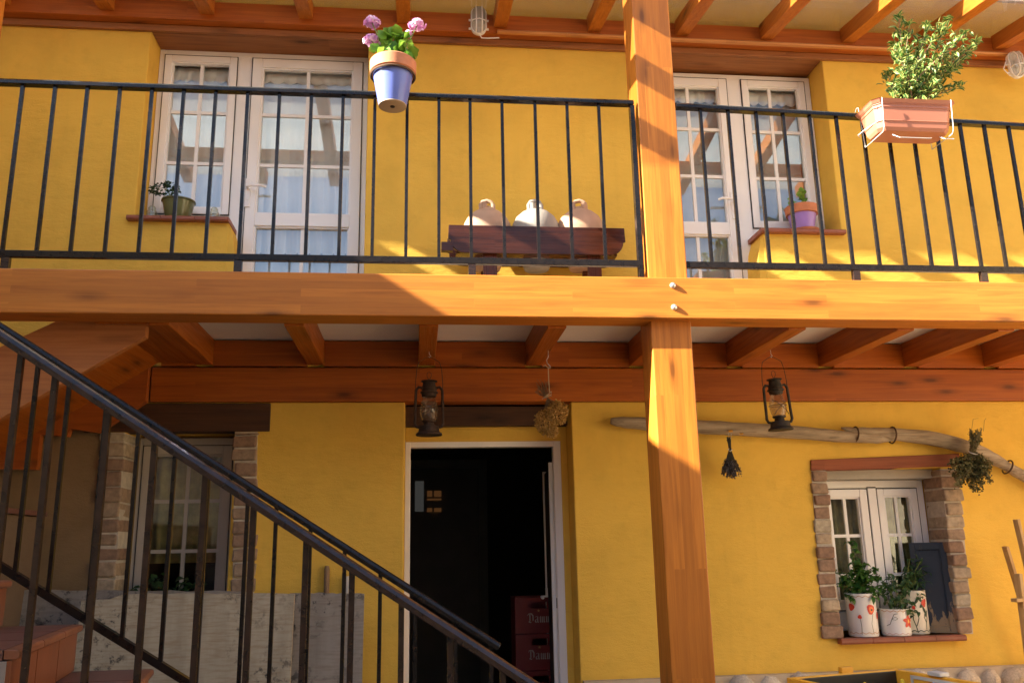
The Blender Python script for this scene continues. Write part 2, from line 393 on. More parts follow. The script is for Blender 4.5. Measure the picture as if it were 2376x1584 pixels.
def neighbours():
    lw = thing('neighbour_wing', 'rendered side wing with a sloping tiled roof left of the courtyard', 'house', (-7, -2, 0))
    zv = lambda Y: 4.74+.345*Y
    MB().add([(-3.25, -5, 0), (-3.25, 1.15, 0), (-3.25, 1.15, zv(1.15)-.15), (-3.25, -5, zv(-5)-.15), (-9, -5, 0), (-9, 1.15, 0), (-9, 1.15, zv(1.15)-.15), (-9, -5, zv(-5)-.15)],
             [(0, 1, 2, 3), (7, 6, 5, 4), (0, 3, 7, 4), (1, 5, 6, 2), (3, 2, 6, 7), (0, 4, 5, 1)]).build('wall', NEIGH, lw)
    MB().hexa([(-9.2, -5.3, zv(-5.3)-.14), (-3.2, -5.3, zv(-5.3)-.14), (-3.2, 1.15, zv(1.15)-.14), (-9.2, 1.15, zv(1.15)-.14), (-9.2, -5.3, zv(-5.3)), (-3.2, -5.3, zv(-5.3)), (-3.2, 1.15, zv(1.15)), (-9.2, 1.15, zv(1.15))]).build('roof', TILE, lw)
    B('shade_block', NEIGH, lw, -9, -3.25, -12, -5.01, 0, 5.6); MB().hexa([(-9.2, -12, 5.6), (-3.05, -12, 5.6), (-3.05, -5.02, 5.6), (-9.2, -5.02, 5.6), (-9.2, -12, 5.75), (-3.05, -12, 5.75), (-3.05, -5.02, 5.75), (-9.2, -5.02, 5.75)]).build('shade_block_roof', TILE, lw)  # taller block added to keep sky light off the lower left
    rw = thing('bounce_house', 'cream rendered house added on the right to bounce sunlight', 'house', (9, -4, 0))  # added unseen house; its sunlit wall throws warm fill onto the facade
    B('wall', plaster('plaster_cream', (.36, .30, .21)), rw, 7.6, 11, -9.4, 1.1, 0, 5.0)
    MB().hexa([(7.3, -9.6, 5.0), (11.3, -9.6, 6.2), (11.3, 1.15, 6.2), (7.3, 1.15, 5.0), (7.3, -9.6, 5.15), (11.3, -9.6, 6.35), (11.3, 1.15, 6.35), (7.3, 1.15, 5.15)]).build('roof', TILE, rw)
    op = thing('neighbour_house', 'pale rendered house with tiled roof across the courtyard', 'house', (2, -11, 0))
    B('wall', NEIGH, op, -7, 12, -15, -9.6, 0, 6.2)
    MB().hexa([(-7.3, -9.1, 6.15), (12.3, -9.1, 6.15), (12.3, -15, 8.2), (-7.3, -15, 8.2), (-7.3, -9.1, 6.3), (12.3, -9.1, 6.3), (12.3, -15, 8.35), (-7.3, -15, 8.35)]).build('roof', TILE, op)
    for x in (-4, 0, 4, 8):
        B('window', simple('neighbour_window', (.05, .06, .07), .15), op, x, x+1.1, -9.595, -9.57, 1.2, 2.6)
house = thing('house', 'yellow plastered two storey house with a wooden balcony across its front', 'house', (0.5, D, 0))
XL, XR = -6.0, 7.5
# lower storey
LW = dict(x0=-1.74, x1=-1.10, z0=1.05, z1=2.215)      # lower left window opening
ND = dict(x0=-.085, x1=.957)                           # door niche
RW = dict(x0=2.585, x1=3.385, z0=.925, z1=1.955)       # lower right window opening
holes_wall(-1.865, XR, .0, 2.392, [(LW['x0'], LW['x1'], LW['z0'], LW['z1']), (ND['x0'], ND['x1'], 0, 2.392), (RW['x0'], RW['x1'], RW['z0'], RW['z1'])], D, D+.42, YEL, 'lower_wall', house)
holes_wall(XL, -1.865, 0, 2.392, [], D, D+.42, TAN, 'bare_plaster_wall', house)
# upper storey
ULx0, ULxm, ULx1, ULz = -1.79, -1.212, -.356, 4.905
URx0, URxm, URx1 = 1.62, 2.325, 2.89
SILLZ = 3.555
holes_wall(XL, XR, 2.615, 5.6, [(ULx0, ULxm, SILLZ, ULz), (ULxm, ULx1, 2.86, ULz), (URx0, URxm, 2.86, ULz), (URxm, URx1, SILLZ, ULz)], D, D+.34, YEL, 'upper_wall', house)
# floor slab edge between the storeys and rooms behind
B('floor_slab', ROOMW, house, XL, XR, D+.35, 6.0, 2.45, 2.62)
def room(name, x0, x1, y0, y1, z0, z1, mat):
    m = MB(); m.quad((x0, y1, z0), (x1, y1, z0), (x1, y1, z1), (x0, y1, z1)); m.quad((x0, y0, z0), (x0, y1, z0), (x0, y1, z1), (x0, y0, z1))
    m.quad((x1, y0, z0), (x1, y1, z0), (x1, y1, z1), (x1, y0, z1)); m.quad((x0, y0, z1), (x1, y0, z1), (x1, y1, z1), (x0, y1, z1)); m.quad((x0, y0, z0), (x1, y0, z0), (x1, y1, z0), (x0, y1, z0))
    return m.build(name, mat, house)
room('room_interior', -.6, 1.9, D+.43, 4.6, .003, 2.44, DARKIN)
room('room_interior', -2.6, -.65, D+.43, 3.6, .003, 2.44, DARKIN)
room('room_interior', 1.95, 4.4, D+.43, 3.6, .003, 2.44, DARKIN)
room('room_interior', -2.6, .3, D+.35, 4.0, 2.64, 5.0, ROOMW)
room('room_interior', .6, 3.6, D+.35, 4.0, 2.64, 5.0, ROOMW)
# main roof of the house, overhanging the glass roof
mr = MB(); mr.hexa([(XL, .47, 5.22), (XR, .47, 5.22), (XR, 5.2, 6.7), (XL, 5.2, 6.7), (XL, .47, 5.34), (XR, .47, 5.34), (XR, 5.2, 6.82), (XL, 5.2, 6.82)])
mr.build('roof', TILE, house)

neighbours()
# ---- soffit boards of the upper openings
B('lintel_board', W_LINT, house, ULx0+.004, ULx1-.004, D+.012, DW+.06, 4.893, 4.93)
B('lintel_board', W_LINT, house, URx0+.004, URx1-.004, D+.012, DW+.06, 4.893, 4.93)

# ---- windows and doors -------------------------------------------------------
def frame_rect(m, x0, x1, z0, z1, w, y0, y1, wb=None):
    wb = w if wb is None else wb
    m.box(x0, x0+w, y0, y1, z0, z1); m.box(x1-w, x1, y0, y1, z0, z1)
    m.box(x0+w, x1-w, y0+.0006, y1-.0006, z1-w, z1); m.box(x0+w, x1-w, y0+.0006, y1-.0006, z0, z0+wb)
def sash(parent, x0, x1, z0, z1, w, y, vs, hs, gmat=GLASS, wb=None, mun=.022, panel=None, PVC=PVC):
    """sash with beaded glass; vs / hs muntin positions; panel = (rail z0, rail z1)"""
    wb = wb or w
    m = MB(); frame_rect(m, x0, x1, z0, z1, w, y, y+.06, wb)
    if panel: m.box(x0+w, x1-w, y+.0006, y+.0594, panel[0], panel[1])
    s = m.build('sash', PVC, parent, bevel=.004)
    gk = MB(); frame_rect(gk, x0-.005, x1+.005, z0-.005, z1+.005, .007, y+.004, y+.02); gk.build('gasket', PVCG, parent)
    spans = [(z0+wb, z1-w)] if not panel else [(z0+wb, panel[0]), (panel[1], z1-w)]
    for (a, b) in spans:
        bead = MB(); frame_rect(bead, x0+w, x1-w, a, b, .010, y+.012, y+.045); bead.build('glazing_bead', PVC, parent)
        xs = [x0+w]+[v for v in vs]+[x1-w]; zs = [a]+[h for h in hs if a < h < b]+[b]
        for i in range(len(xs)-1):
            for j in range(len(zs)-1):
                MB().quad((xs[i], y+.035, zs[j]), (xs[i+1], y+.035, zs[j]), (xs[i+1], y+.035, zs[j+1]), (xs[i], y+.035, zs[j+1])).build('pane', gmat, parent)
        for v in vs: B('muntin', PVC, parent, v-mun/2, v+mun/2, y+.026, y+.044, a, b)
        for h in hs:
            if a < h < b: B('muntin', PVC, parent, x0+w, x1-w, y+.0255, y+.0445, h-mun/2, h+mun/2)
    return s
def handle(parent, x, z, y, d=1):
    m = MB(); m.box(x-.016, x+.016, y-.010, y, z-.13, z+.07)
    m.tube([(x, y-.008, z), (x, y-.05, z), (x+d*.03, y-.055, z+.003), (x+d*.10, y-.055, z+.004), (x+d*.125, y-.045, z-.004)], .009, 8)
    m.tube([(x, y-.012, z-.075), (x, y-.016, z-.075)], .009, 8)
    return m.build('handle', PVC, parent, smooth=True)
# upper left unit
fm = MB(); z1 = 4.892
fm.box(-1.788, -1.752, DW, DW+.07, SILLZ, z1); fm.box(-1.752, -.365, DW+.0006, DW+.07, 4.852, z1); fm.box(-.402, -.358, DW, DW+.07, 2.86, 4.852)
fm.box(-1.262, -1.165, DW, DW+.07, 2.86, 4.852); fm.box(-1.752, -1.262, DW+.0006, DW+.07, SILLZ, SILLZ+.125)
ul = fm.build('balcony_door', PVC, house, bevel=.003); tag(ul, 'white glazed balcony door with side window left of the blue pot')
sash(ul, -1.748, -1.266, SILLZ+.13, 4.847, .046, DW-.012, [-1.505], [4.43, 4.056])
sash(ul, -1.160, -.407, 2.87, 4.847, .066, DW-.012, [-.781], [4.43, 4.056], panel=(3.612, 3.70))
handle(ul, -1.145, 3.87, DW-.012, 1)
# upper right unit
fm = MB()
fm.box(1.622, 1.665, DW, DW+.07, 2.86, z1-.02); fm.box(1.665, 2.886, DW+.0006, DW+.07, 4.835, z1-.02); fm.box(2.842, 2.886, DW, DW+.07, SILLZ, 4.835)
fm.box(2.243, 2.348, DW, DW+.07, 2.86, 4.835); fm.box(2.348, 2.842, DW+.0006, DW+.07, SILLZ, SILLZ+.11)
ur = fm.build('balcony_door', PVC, house, bevel=.003); tag(ur, 'white glazed balcony door with side window right of the wooden post')
sash(ur, 1.672, 2.238, 2.87, 4.83, .062, DW-.012, [1.945], [4.43, 4.062], panel=(3.612, 3.70))
sash(ur, 2.353, 2.837, SILLZ+.115, 4.83, .046, DW-.012, [2.572], [4.425, 4.058])
handle(ur, 2.215, 3.86, DW-.012, -1)
# sills (bullnosed terracotta tiles)
def sill(x0, x1, z, mat, y0, y1, th, parent=house):
    n = max(1, round((x1-x0)/.2)); m = MB()
    for k in range(n):
        a, b = x0+(x1-x0)*k/n+.0015, x0+(x1-x0)*(k+1)/n-.0015
        poly = [(a, y1, z-th), (a, y0+.006, z-th), (a, y0, z-th*.7), (a, y0, z-th*.3), (a, y0+.008, z), (a, y1, z)]
        MB().prism(poly, (b-a, 0, 0)).build('sill_tile', mat, parent)
sill(-1.83, -1.205, SILLZ+.022, SILLT, D-.045, DW, .030)
sill(2.30, 2.905, SILLZ+.022, SILLT, D-.045, DW, .030)
# curved plaster shoulders beside the doors
for xa, sgn in ((ULxm-.001, 1), (URxm+.001, -1)):
    poly = [(xa, DW+.05, 2.84), (xa+sgn*.045, DW+.05, 2.84), (xa+sgn*.045, DW+.05, 3.36), (xa+sgn*.03, DW+.05, 3.46), (xa, DW+.05, 3.552)]
    MB().prism(poly, (0, -(DW+.05-D-.004), 0)).build('door_shoulder', YEL, house)

# lower right window
DR = 1.40
lr = MB(); frame_rect(lr, 2.60, 3.372, .945, 1.893, .05, DR, DR+.07, .115)
lr = lr.build('kitchen_window', PVC, house, bevel=.003); tag(lr, 'white two leaf window with small panes set in the brick surround')
B('mullion', PVC, lr, 2.975, 3.032, DR-.012, DR+.05, 1.065, 1.842, bevel=.003)
sash(lr, 2.655, 2.968, 1.07, 1.836, .052, DR-.008, [2.818], [1.535, 1.285], GLASSD, mun=.02)
sash(lr, 3.040, 3.320, 1.07, 1.836, .046, DR-.008, [3.178], [1.535, 1.285], GLASSD, mun=.02)
B('hinge', PVCG, lr, 2.975, 3.035, DR-.006, DR+.03, 1.843, 1.850)
# lower left window
ll = MB(); frame_rect(ll, -1.735, -1.105, 1.06, 2.205, .045, DR, DR+.07)
PVCS = simple('pvc_white_shaded', (.42, .38, .33), .35, var=.04)  # darkened copy of the white PVC, the window's shade is in the colour
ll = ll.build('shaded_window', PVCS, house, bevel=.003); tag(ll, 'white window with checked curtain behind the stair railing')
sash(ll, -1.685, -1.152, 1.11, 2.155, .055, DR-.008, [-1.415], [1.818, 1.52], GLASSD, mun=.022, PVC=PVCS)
# lintels and brick surrounds
B('window_lintel', W_DARKL, house, -1.97, -.897, D-.014, D+.10, 2.214, 2.386, bevel=.004)
p = MB(); p.hexa([(2.497, D-.012, 1.945), (3.515, D-.012, 1.962), (3.515, D+.10, 1.962), (2.497, D+.10, 1.945), (2.503, D-.012, 2.012), (3.52, D-.012, 2.045), (3.52, D+.10, 2.045), (2.503, D+.10, 2.012)])
p.build('window_lintel', W_RED, house, bevel=.004)
B('lintel_panel', GREYP, house, 2.592, 3.38, D+.09, DR+.02, 1.895, 1.953)
BRK = [simple('brick_%d' % i, c, .9, 0, .28, 30, .5, 70) for i, c in enumerate([(.31, .215, .14), (.27, .175, .115), (.38, .30, .205), (.34, .25, .165), (.25, .155, .10), (.40, .345, .25)])]
MORT = simple('brick_mortar', (.50, .44, .35), .95, 0, .2, 20, .5, 60)
def brickcol(surround, xa0, xa1, xb0, xb1, z0, z1, y0, y1, h, side):
    z = z0; k = 0
    while z < z1-.02:
        hh = min(h*rnd.uniform(.88, 1.1), z1-z); t = (z-z0)/(z1-z0)
        x0 = xb0+(xa0-xb0)*t; x1 = xb1+(xa1-xb1)*t
        j = lambda s: rnd.uniform(-s, s)*1.5
        a, b = x0+j(.006), x1+j(.008)
        zz0, zz1 = z+.005+j(.002), z+hh-.005+j(.002); yy = y0-.004+j(.007)
        q = [(a+j(.004), yy+j(.003), zz0+j(.003)), (b+j(.004), yy+j(.003), zz0+j(.003)), (b+j(.003), y1, zz0), (a+j(.003), y1, zz0),
             (a+j(.004), yy+j(.003), zz1+j(.003)), (b+j(.004), yy+j(.003), zz1+j(.003)), (b+j(.003), y1, zz1), (a+j(.003), y1, zz1)]
        MB().hexa(q).build('brick', rnd.choice(BRK), surround, bevel=.010)
        z += hh; k += 1
def surround(name, x0, x1, z0, z1, cols, h, yb):
    for (xa0, xa1, xb0, xb1) in cols:
        m = MB(); m.hexa([(xb0+.004, D-.004, z0), (xb1-.004, D-.004, z0), (xb1-.004, yb, z0), (xb0+.004, yb, z0), (xa0+.004, D-.004, z1), (xa1-.004, D-.004, z1), (xa1-.004, yb, z1), (xa0+.004, yb, z1)])
        s = m.build(name, MORT, house)
        brickcol(s, xa0, xa1, xb0, xb1, z0, z1, D-.016, yb, h, 0)
surround('brick_surround', 0, 0, .925, 1.945, [(2.497, 2.60, 2.471, 2.592), (3.374, 3.506, 3.362, 3.455)], .0815, DR-.005)
surround('brick_surround', 0, 0, 1.05, 2.212, [(-1.872, -1.735, -1.842, -1.71), (-1.105, -.963, -1.06, -.935)], .085, DR-.005)
sill(2.56, 3.372, .925, SILLT, D-.06, DR+.01, .034)

# lower door: niche, lintel, frame, open leaf
B('niche_lintel', W_DARKL, house, ND['x0']+.003, ND['x1']-.003, D+.13, D+.30, 2.262, 2.385)
B('niche_head', YEL, house, ND['x0']+.002, ND['x1']-.002, D+.20, D+.36, 2.17, 2.268)
B('niche_jamb', YEL, house, .915, ND['x1']-.002, D+.19, D+.36, 0, 2.17)
df = MB(); df.box(-.084, -.05, DW, DW+.07, 0, 2.185); df.box(.868, .93, DW-.004, DW+.07, 0, 2.185); df.box(-.05, .868, DW+.0006, DW+.07, 2.135, 2.185)
dr = df.build('entrance_door', PVC, house, bevel=.003); tag(dr, 'white entrance door standing open into a dark room')
fz = Vector((.925, 2.2, 0)); hz = Vector((.872, 1.475, 0)); dd = (fz-hz).normalized()
m = MB(); m.bar(fz+Vector((0, 0, 1.02)), fz-dd*.02+Vector((0, 0, 1.02)), .035, 2.04); m.build('door_stile', PVC, dr)
m = MB(); m.bar(hz+Vector((0, 0, 1.02)), hz+dd*.05+Vector((0, 0, 1.02)), .05, 2.04); m.build('door_stile', PVC, dr)
m = MB(); m.bar(hz+dd*.06+Vector((0, 0, 1.07)), fz-dd*.03+Vector((0, 0, 1.07)), .012, 1.9); m.build('dark_glass', DARKIN, dr)  # dark sheet for the leaf's glass; the room's darkness is its colour
m = MB(); hp = fz-dd*.05+Vector((0, 0, 1.16)); m.box(hp.x-.02, hp.x+.02, hp.y-.02, hp.y+.02, 1.07, 1.22); m.tube([hp, hp+Vector((-.05, 0, 0)), hp+Vector((-.055, -.1, 0))], .011, 8); m.tube([hp, hp+Vector((.06, 0, 0)), hp+Vector((.06, -.09, 0))], .011, 8)
m.build('handle', PVC, dr, smooth=True)
B('strike_plate', PVCG, dr, .8665, .8675, DW+.02, DW+.05, 1.13, 1.19)
# inner door far inside the dark room, glowing panes stand in for daylight and a roof reflection
GLOWW, nt_, b_ = newmat('glow_inner_pane'); b_.inputs['Base Color'].default_value = (.03, .03, .03, 1); b_.inputs['Emission Color'].default_value = (.8, .78, .72, 1); b_.inputs['Emission Strength'].default_value = .006
GLOWO, nt_, b_ = newmat('glow_roof_reflection'); b_.inputs['Base Color'].default_value = (.03, .015, .01, 1); b_.inputs['Emission Color'].default_value = (.9, .38, .12, 1); b_.inputs['Emission Strength'].default_value = .009
for m_ in (GLOWW, GLOWO): m_.node_tree.nodes['Principled BSDF'].inputs['Specular IOR Level'].default_value = 0
a = atY(957, 1110, 4.5); b = atY(1118, 1584, 4.5)
idr = B('inner_door', simple('inner_door_paint', (.07, .06, .05), .5), house, a.x-.05, b.x, 4.5, 4.56, .02, a.z+.10)
fr_ = MB(); frame_rect(fr_, a.x-.13, b.x+.07, .01, a.z+.18, .08, 4.47, 4.595); fr_.build('inner_door_frame', simple('inner_frame_paint', (.14, .13, .11), .6), house)
for (u0, v0, u1, v1, mt) in ((963, 1116, 983, 1186, GLOWW), (991, 1138, 1003, 1152, GLOWO), (1007, 1138, 1024, 1152, GLOWO), (991, 1156, 1024, 1160, GLOWO), (991, 1178, 1003, 1187, GLOWO), (1007, 1178, 1024, 1187, GLOWO)):
    q0, q1 = atY(u0, v0, 4.49), atY(u1, v1, 4.49); B('pane', mt, idr, q0.x, q1.x, 4.48, 4.492, q1.z, q0.z)

# stone plinth along the foot of the wall
STN = [simple('stone_%d' % i, c, .9, 0, .22, 14, .6, 40) for i, c in enumerate([(.56, .47, .35), (.49, .40, .29), (.60, .53, .43), (.44, .39, .33)])]
pm = MB()
pm.box(.97, XR, D-.05, D-.002, 0, .735); pm.build('plinth_mortar', plaster('mortar_plinth', (.52, .42, .30), .1, .5), house)
x = 1.45; stone_meshes = []
for s in range(6):
    m = MB(); n = 9; r_ = random.Random(40+s); rings = []
    for i in range(5):
        t = i/4*math.pi/2
        for k in range(n):
            a_ = 2*math.pi*k/n; jr = 1+r_.uniform(-.13, .13)
            m.v.append((math.cos(t)*math.cos(a_)*.5*jr, -math.sin(t)*(.5+r_.uniform(-.05, .05)), math.cos(t)*math.sin(a_)*.5*jr))
    for i in range(4):
        for k in range(n): m.f.append((i*n+k, i*n+(k+1) % n, (i+1)*n+(k+1) % n, (i+1)*n+k))
    m.f.append(tuple(4*n+k for k in range(n)))
    me = m.mesh('stone'); me.polygons.foreach_set('use_smooth', [True]*len(me.polygons)); me.materials.append(STN[s % 4]); stone_meshes.append(me)
for row in range(5):
    z = .66-row*.14; x = 1.5+row*.05
    while x < 4.3:
        wdt = rnd.uniform(.10, .19); hgt = rnd.uniform(.12, .165)
        inst(rnd.choice(stone_meshes), 'stone', (x+wdt/2, D-.048, z+rnd.uniform(-.012, .012)), house, (0, rnd.uniform(-.3, .3), 0), scale=(wdt, .11, hgt)); x += wdt*1.03

# ------------------------------------------------------------------ balcony
balc = thing('balcony', 'honey coloured timber balcony carried on a thick front beam and post', 'balcony', (1.29, .16, 0))
ZB0, ZB1 = 2.622, 2.842
fb = B('front_beam', W_X, balc, -3.18, 5.2, 0, .15, ZB0, ZB1, bevel=.006)
B('beam_backing', W_X, balc, -3.18, 5.2, .153, .19, ZB0+.008, ZB1-.01)
for (bx, bz) in ((1561, 662.5), (1564, 713)):
    p = atY(bx, bz, 0); m = MB(); m.lathe([(.016, 0), (.016, .004), (.012, .011), (.006, .015)], (0, 0, 0), 14)
    m.v = [(p.x+v[0], -v[2], p.z+v[1]) for v in m.v]; m.build('bolt', GALV, fb, smooth=True)
B('post', W_Z, balc, 1.187, 1.400, .06, .268, 0, 4.70, bevel=.006)
B('post', W_Z, balc, -2.468, -2.255, .06, .268, 0, 4.70, bevel=.006)
B('post', W_Z, balc, 4.75, 4.963, .06, .268, 0, 4.70, bevel=.006)
B('wall_beam', W_XD, balc, -1.605, 5.2, D-.028, D+.10, 2.392, 2.604, bevel=.005)
JX = [-1.296, -.633, .048, .72, 1.39, 2.035, 2.657, 3.248, 3.815, 4.47]
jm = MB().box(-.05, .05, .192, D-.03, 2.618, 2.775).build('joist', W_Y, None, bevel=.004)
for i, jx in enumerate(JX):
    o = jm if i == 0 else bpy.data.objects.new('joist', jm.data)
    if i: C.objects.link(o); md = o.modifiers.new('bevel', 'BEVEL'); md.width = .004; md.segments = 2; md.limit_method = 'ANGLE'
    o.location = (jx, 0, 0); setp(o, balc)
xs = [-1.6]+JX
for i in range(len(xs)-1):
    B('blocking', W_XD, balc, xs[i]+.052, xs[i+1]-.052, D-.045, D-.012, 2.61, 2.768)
    B('deck_panel', WHITEP, balc, xs[i]+.003, xs[i+1]-.003, .192, D-.012, 2.777, 2.80)
B('deck_floor', simple('deck_bounce_pale', (.52, .40, .28), .6), balc, -1.62, 5.2, .192, D-.004, 2.803, 2.838)  # unseen floor, made pale to bounce sun onto the upper wall

# ------------------------------------------------------------------ glass roof on rafters
gr = thing('glass_roof', 'glass porch roof on orange wooden rafters above the balcony', 'roof', (.5, .6, 4.6))
SL = .17
def zr(Y): return 4.98+SL*(Y-1.11)
B('wall_plate', wood('wood_plate', 'X', (.56, .16, .022), (.36, .085, .012), lam=.3, lamk=.4), gr, -3.18, 5.4, D-.095, D-.003, 4.935, 5.075, bevel=.004)
B('plate_trim', W_LINT, gr, -3.18, 5.4, D-.03, D-.002, 4.885, 4.930, bevel=.003)
B('roof_beam', W_X, gr, -3.18, 5.4, -.06, .06, 4.735, 4.84, bevel=.006)
RX_ = [-3.13, -2.69, -2.047, -1.411, -.768, -.117, .542, 1.195, 1.824, 2.441, 3.048, 3.64, 4.214, 4.8]
Y0r = -.42
rm = MB().hexa([(-.045, Y0r, zr(Y0r)), (.045, Y0r, zr(Y0r)), (.045, D-.09, zr(D-.09)), (-.045, D-.09, zr(D-.09)), (-.045, Y0r, zr(Y0r)+.11), (.045, Y0r, zr(Y0r)+.11), (.045, D-.09, zr(D-.09)+.11), (-.045, D-.09, zr(D-.09)+.11)]).mesh('rafter')
rm.materials.append(W_ROOF)
for x in RX_: inst(rm, 'rafter', (x, 0, 0), gr)
for i in range(len(RX_)-1):
    a, b = RX_[i]-.001+.004, RX_[i+1]-.004; zz = lambda Y: zr(Y)+.113
    MB().hexa([(a, Y0r-.05, zz(Y0r-.05)), (b, Y0r-.05, zz(Y0r-.05)), (b, D-.005, zz(D-.005)), (a, D-.005, zz(D-.005)), (a, Y0r-.05, zz(Y0r-.05)+.010), (b, Y0r-.05, zz(Y0r-.05)+.010), (b, D-.005, zz(D-.005)+.010), (a, D-.005, zz(D-.005)+.010)]).build('glass_panel', ROOFG, gr)
m = MB(); pts = []
for x0_, x1_ in ((.52, 1.0), (1.003, 2.2), (2.203, 3.4), (3.403, 4.28)):
    pl = [(x0_, D-.096, 4.925), (x0_, D-.118, 4.928), (x0_, D-.124, 4.938), (x0_, D-.118, 4.948), (x0_, D-.096, 4.952)]
    m.prism(pl, (x1_-x0_, 0, 0))
m.build('cable_cover', W_TRIM, gr)

# ------------------------------------------------------------------ balcony railings
def rail_unit(name, label, x0, x1, za, zb, zlow, xs, feet, endbar=None):
    t = thing(name, label, 'railing', ((x0+x1)/2, .08, ZB1), 'balcony railings')
    Y = .08
    def zt(x): return za+(zb-za)*(x-x0)/(x1-x0)
    m = MB(); sec = [(-.022, -.030), (.022, -.030), (.022, -.012), (.016, -.003), (.006, 0), (-.006, 0), (-.016, -.003), (-.022, -.012)]
    m.prism([(x0, Y+a_, zt(x0)+b_) for a_, b_ in sec], (x1-x0, 0, zt(x1)-zt(x0))); m.build('top_rail', BLACK, t, bevel=.002)
    B('bottom_rail', BLACK, t, x0, x1, Y-.014, Y+.014, zlow-.034, zlow, bevel=.002)
    me = MB().box(-.0082, .0082, -.0082, .0082, 0, 1).mesh('baluster'); me.materials.append(BLACK)
    for x in xs: inst(me, 'baluster', (x, Y, zlow), t, scale=(1, 1, zt(x)-.028-zlow))
    fe = MB().box(-.019, .019, -.013, .013, 0, 1).mesh('foot'); fe.materials.append(BROWNM)
    for x in feet: inst(fe, 'foot', (x, Y, ZB1-.004), t, scale=(1, 1, zlow-.032-ZB1))
    if endbar: B('end_bar', BLACK, t, endbar-.012, endbar+.012, Y-.02, Y+.02, zlow-.1, za-.028)
    return t
bl = [(51, 210, 6, 586), (127.8, 210, 84.5, 586.5), (203, 211, 163, 586.5), (278.8, 212, 242, 588), (353, 213.5, 320.4, 588), (426.5, 214, 398, 588), (501.6, 215.5, 475.5, 588.6), (575.5, 216, 554, 589), (649, 218, 631.4, 590), (723, 218, 709, 590.6), (797, 220, 785.7, 590.6), (870.5, 224, 863.3, 592), (945, 228, 941.6, 593), (1018.8, 225, 1018, 594), (1091, 228, 1093, 594), (1164.5, 231, 1170.6, 596), (1239.6, 233, 1251.8, 597), (1313.5, 237, 1329.8, 599), (1386.5, 241, 1407, 599)]
br_ = [(1621.8, 252.5, 1653.8, 604.8), (1686, 257.6, 1720.7, 606), (1750.6, 261, 1788.5, 607.3), (1814.6, 265, 1851.6, 608.6), (1876.4, 269, 1916, 610), (1938, 273.6, 1980.8, 612.4)]
mid = lambda t: (atY(t[0], t[1], .08).x+atY(t[2], t[3], .08).x)/2
lx = [mid(t) for t in bl]; lx = [lx[0]-.33, lx[0]-.165]+lx
rx = [mid(t) for t in br_]+[atY(u, v, .08).x for u, v in ((2041.4, 614), (2102, 615), (2162, 616), (2219.4, 617.5))]+[mid((2227, 292.5, 2277.5, 618.7)), mid((2283, 296.7, 2336, 620.8))]
rx += [rx[-1]+.15*k for k in range(1, 9)]
rail_unit('balcony_railing', 'black metal balcony railing left of the wooden post', -2.15, 1.165, 3.876, 3.884, 2.956, lx, [atY(553, 610, .08).x, atY(1095, 612, .08).x, -2.0], 1.155)
rail_unit('balcony_railing', 'black metal balcony railing right of the wooden post', 1.402, 4.748, 3.878, 3.80, 2.954, rx, [atY(1985, 630, .08).x, atY(2281, 637, .08).x, 4.0])

# ------------------------------------------------------------------ lower tiled stairs and their railings
TREAD = simple('stair_tile', (.145, .062, .046), .38, 0, .2, 7, .08, 40)
NOSE = simple('stair_nosing', (.21, .075, .034), .45, 0, .2, 12, .1, 50)
RISER = simple('stair_riser_tile', (.20, .060, .022), .45, 0, .15, 8, .08, 40)
GROUT = simple('stair_grout', (.26, .22, .19), .9)
st = thing('tiled_staircase', 'terracotta tiled steps climbing to the left behind the stair railing', 'stairs', (-.8, -1.05, 0))
RUN, RISE = .268, .1655
nx0, nz0 = -1.245, 1.254           # far nosing corner of the tread seen best
SK = -.17                          # skew of the nosings
YF, YN = -.60, -1.50
for k in range(-6, 4):
    x = nx0-k*RUN; z = nz0+k*RISE      # k>0 higher / further left
    if z < .1: continue
    f0, n0 = x, x+(YF-YN)*-SK*-1
    f0 = x; n0 = x-SK*(YN-YF)*-1 if False else x+SK*(YN-YF)
    xb = x-RUN-.02; nb = xb+SK*(YN-YF)
    # body of the step (structure under the tiles)
    MB().hexa([(xb-.3 if k == 3 else xb, YF+.004, 0), (f0-.03, YF+.004, 0), (n0-.03, YN, 0), (nb, YN, 0), (xb-.3 if k == 3 else xb, YF+.004, z-.03), (f0-.03, YF+.004, z-.03), (n0-.03, YN, z-.03), (nb, YN, z-.03)]).build('step', GROUT, st)
    for s in range(3):
        t0, t1 = s/3+.004, (s+1)/3-.004
        ya, yb = YF+(YN-YF)*t0, YF+(YN-YF)*t1; fa, fb2 = f0+(n0-f0)*t0, f0+(n0-f0)*t1
        MB().hexa([(fa-.043, ya, z-.028), (fb2-.043, yb, z-.028), (fb2-RUN-.02, yb, z-.028), (fa-RUN-.02, ya, z-.028), (fa-.043, ya, z), (fb2-.043, yb, z), (fb2-RUN-.02, yb, z), (fa-RUN-.02, ya, z)]).build('tread_tile', TREAD, st)
        pr_ = [(-.04, -.026), (-.006, -.026), (0, -.02), (0, -.007), (-.006, -.001), (-.04, .0005)]
        v0 = [(fa+a_, ya, z+b_) for a_, b_ in pr_]; v1 = [(fb2+a_, yb, z+b_) for a_, b_ in pr_]
        MB().add(v0+v1, [tuple(range(6)), tuple(range(11, 5, -1))]+[(i, i+6, (i+1) % 6+6, (i+1) % 6) for i in range(6)]).build('nosing_tile', NOSE, st, bevel=.002)
        MB().hexa([(fa-.03, ya, z-RISE+.003), (fb2-.03, yb, z-RISE+.003), (fb2-.018, yb, z-RISE+.003), (fa-.018, ya, z-RISE+.003), (fa-.03, ya, z-.028), (fb2-.03, yb, z-.028), (fb2-.018, yb, z-.028), (fa-.018, ya, z-.028)]).build('riser_tile', RISER, st)
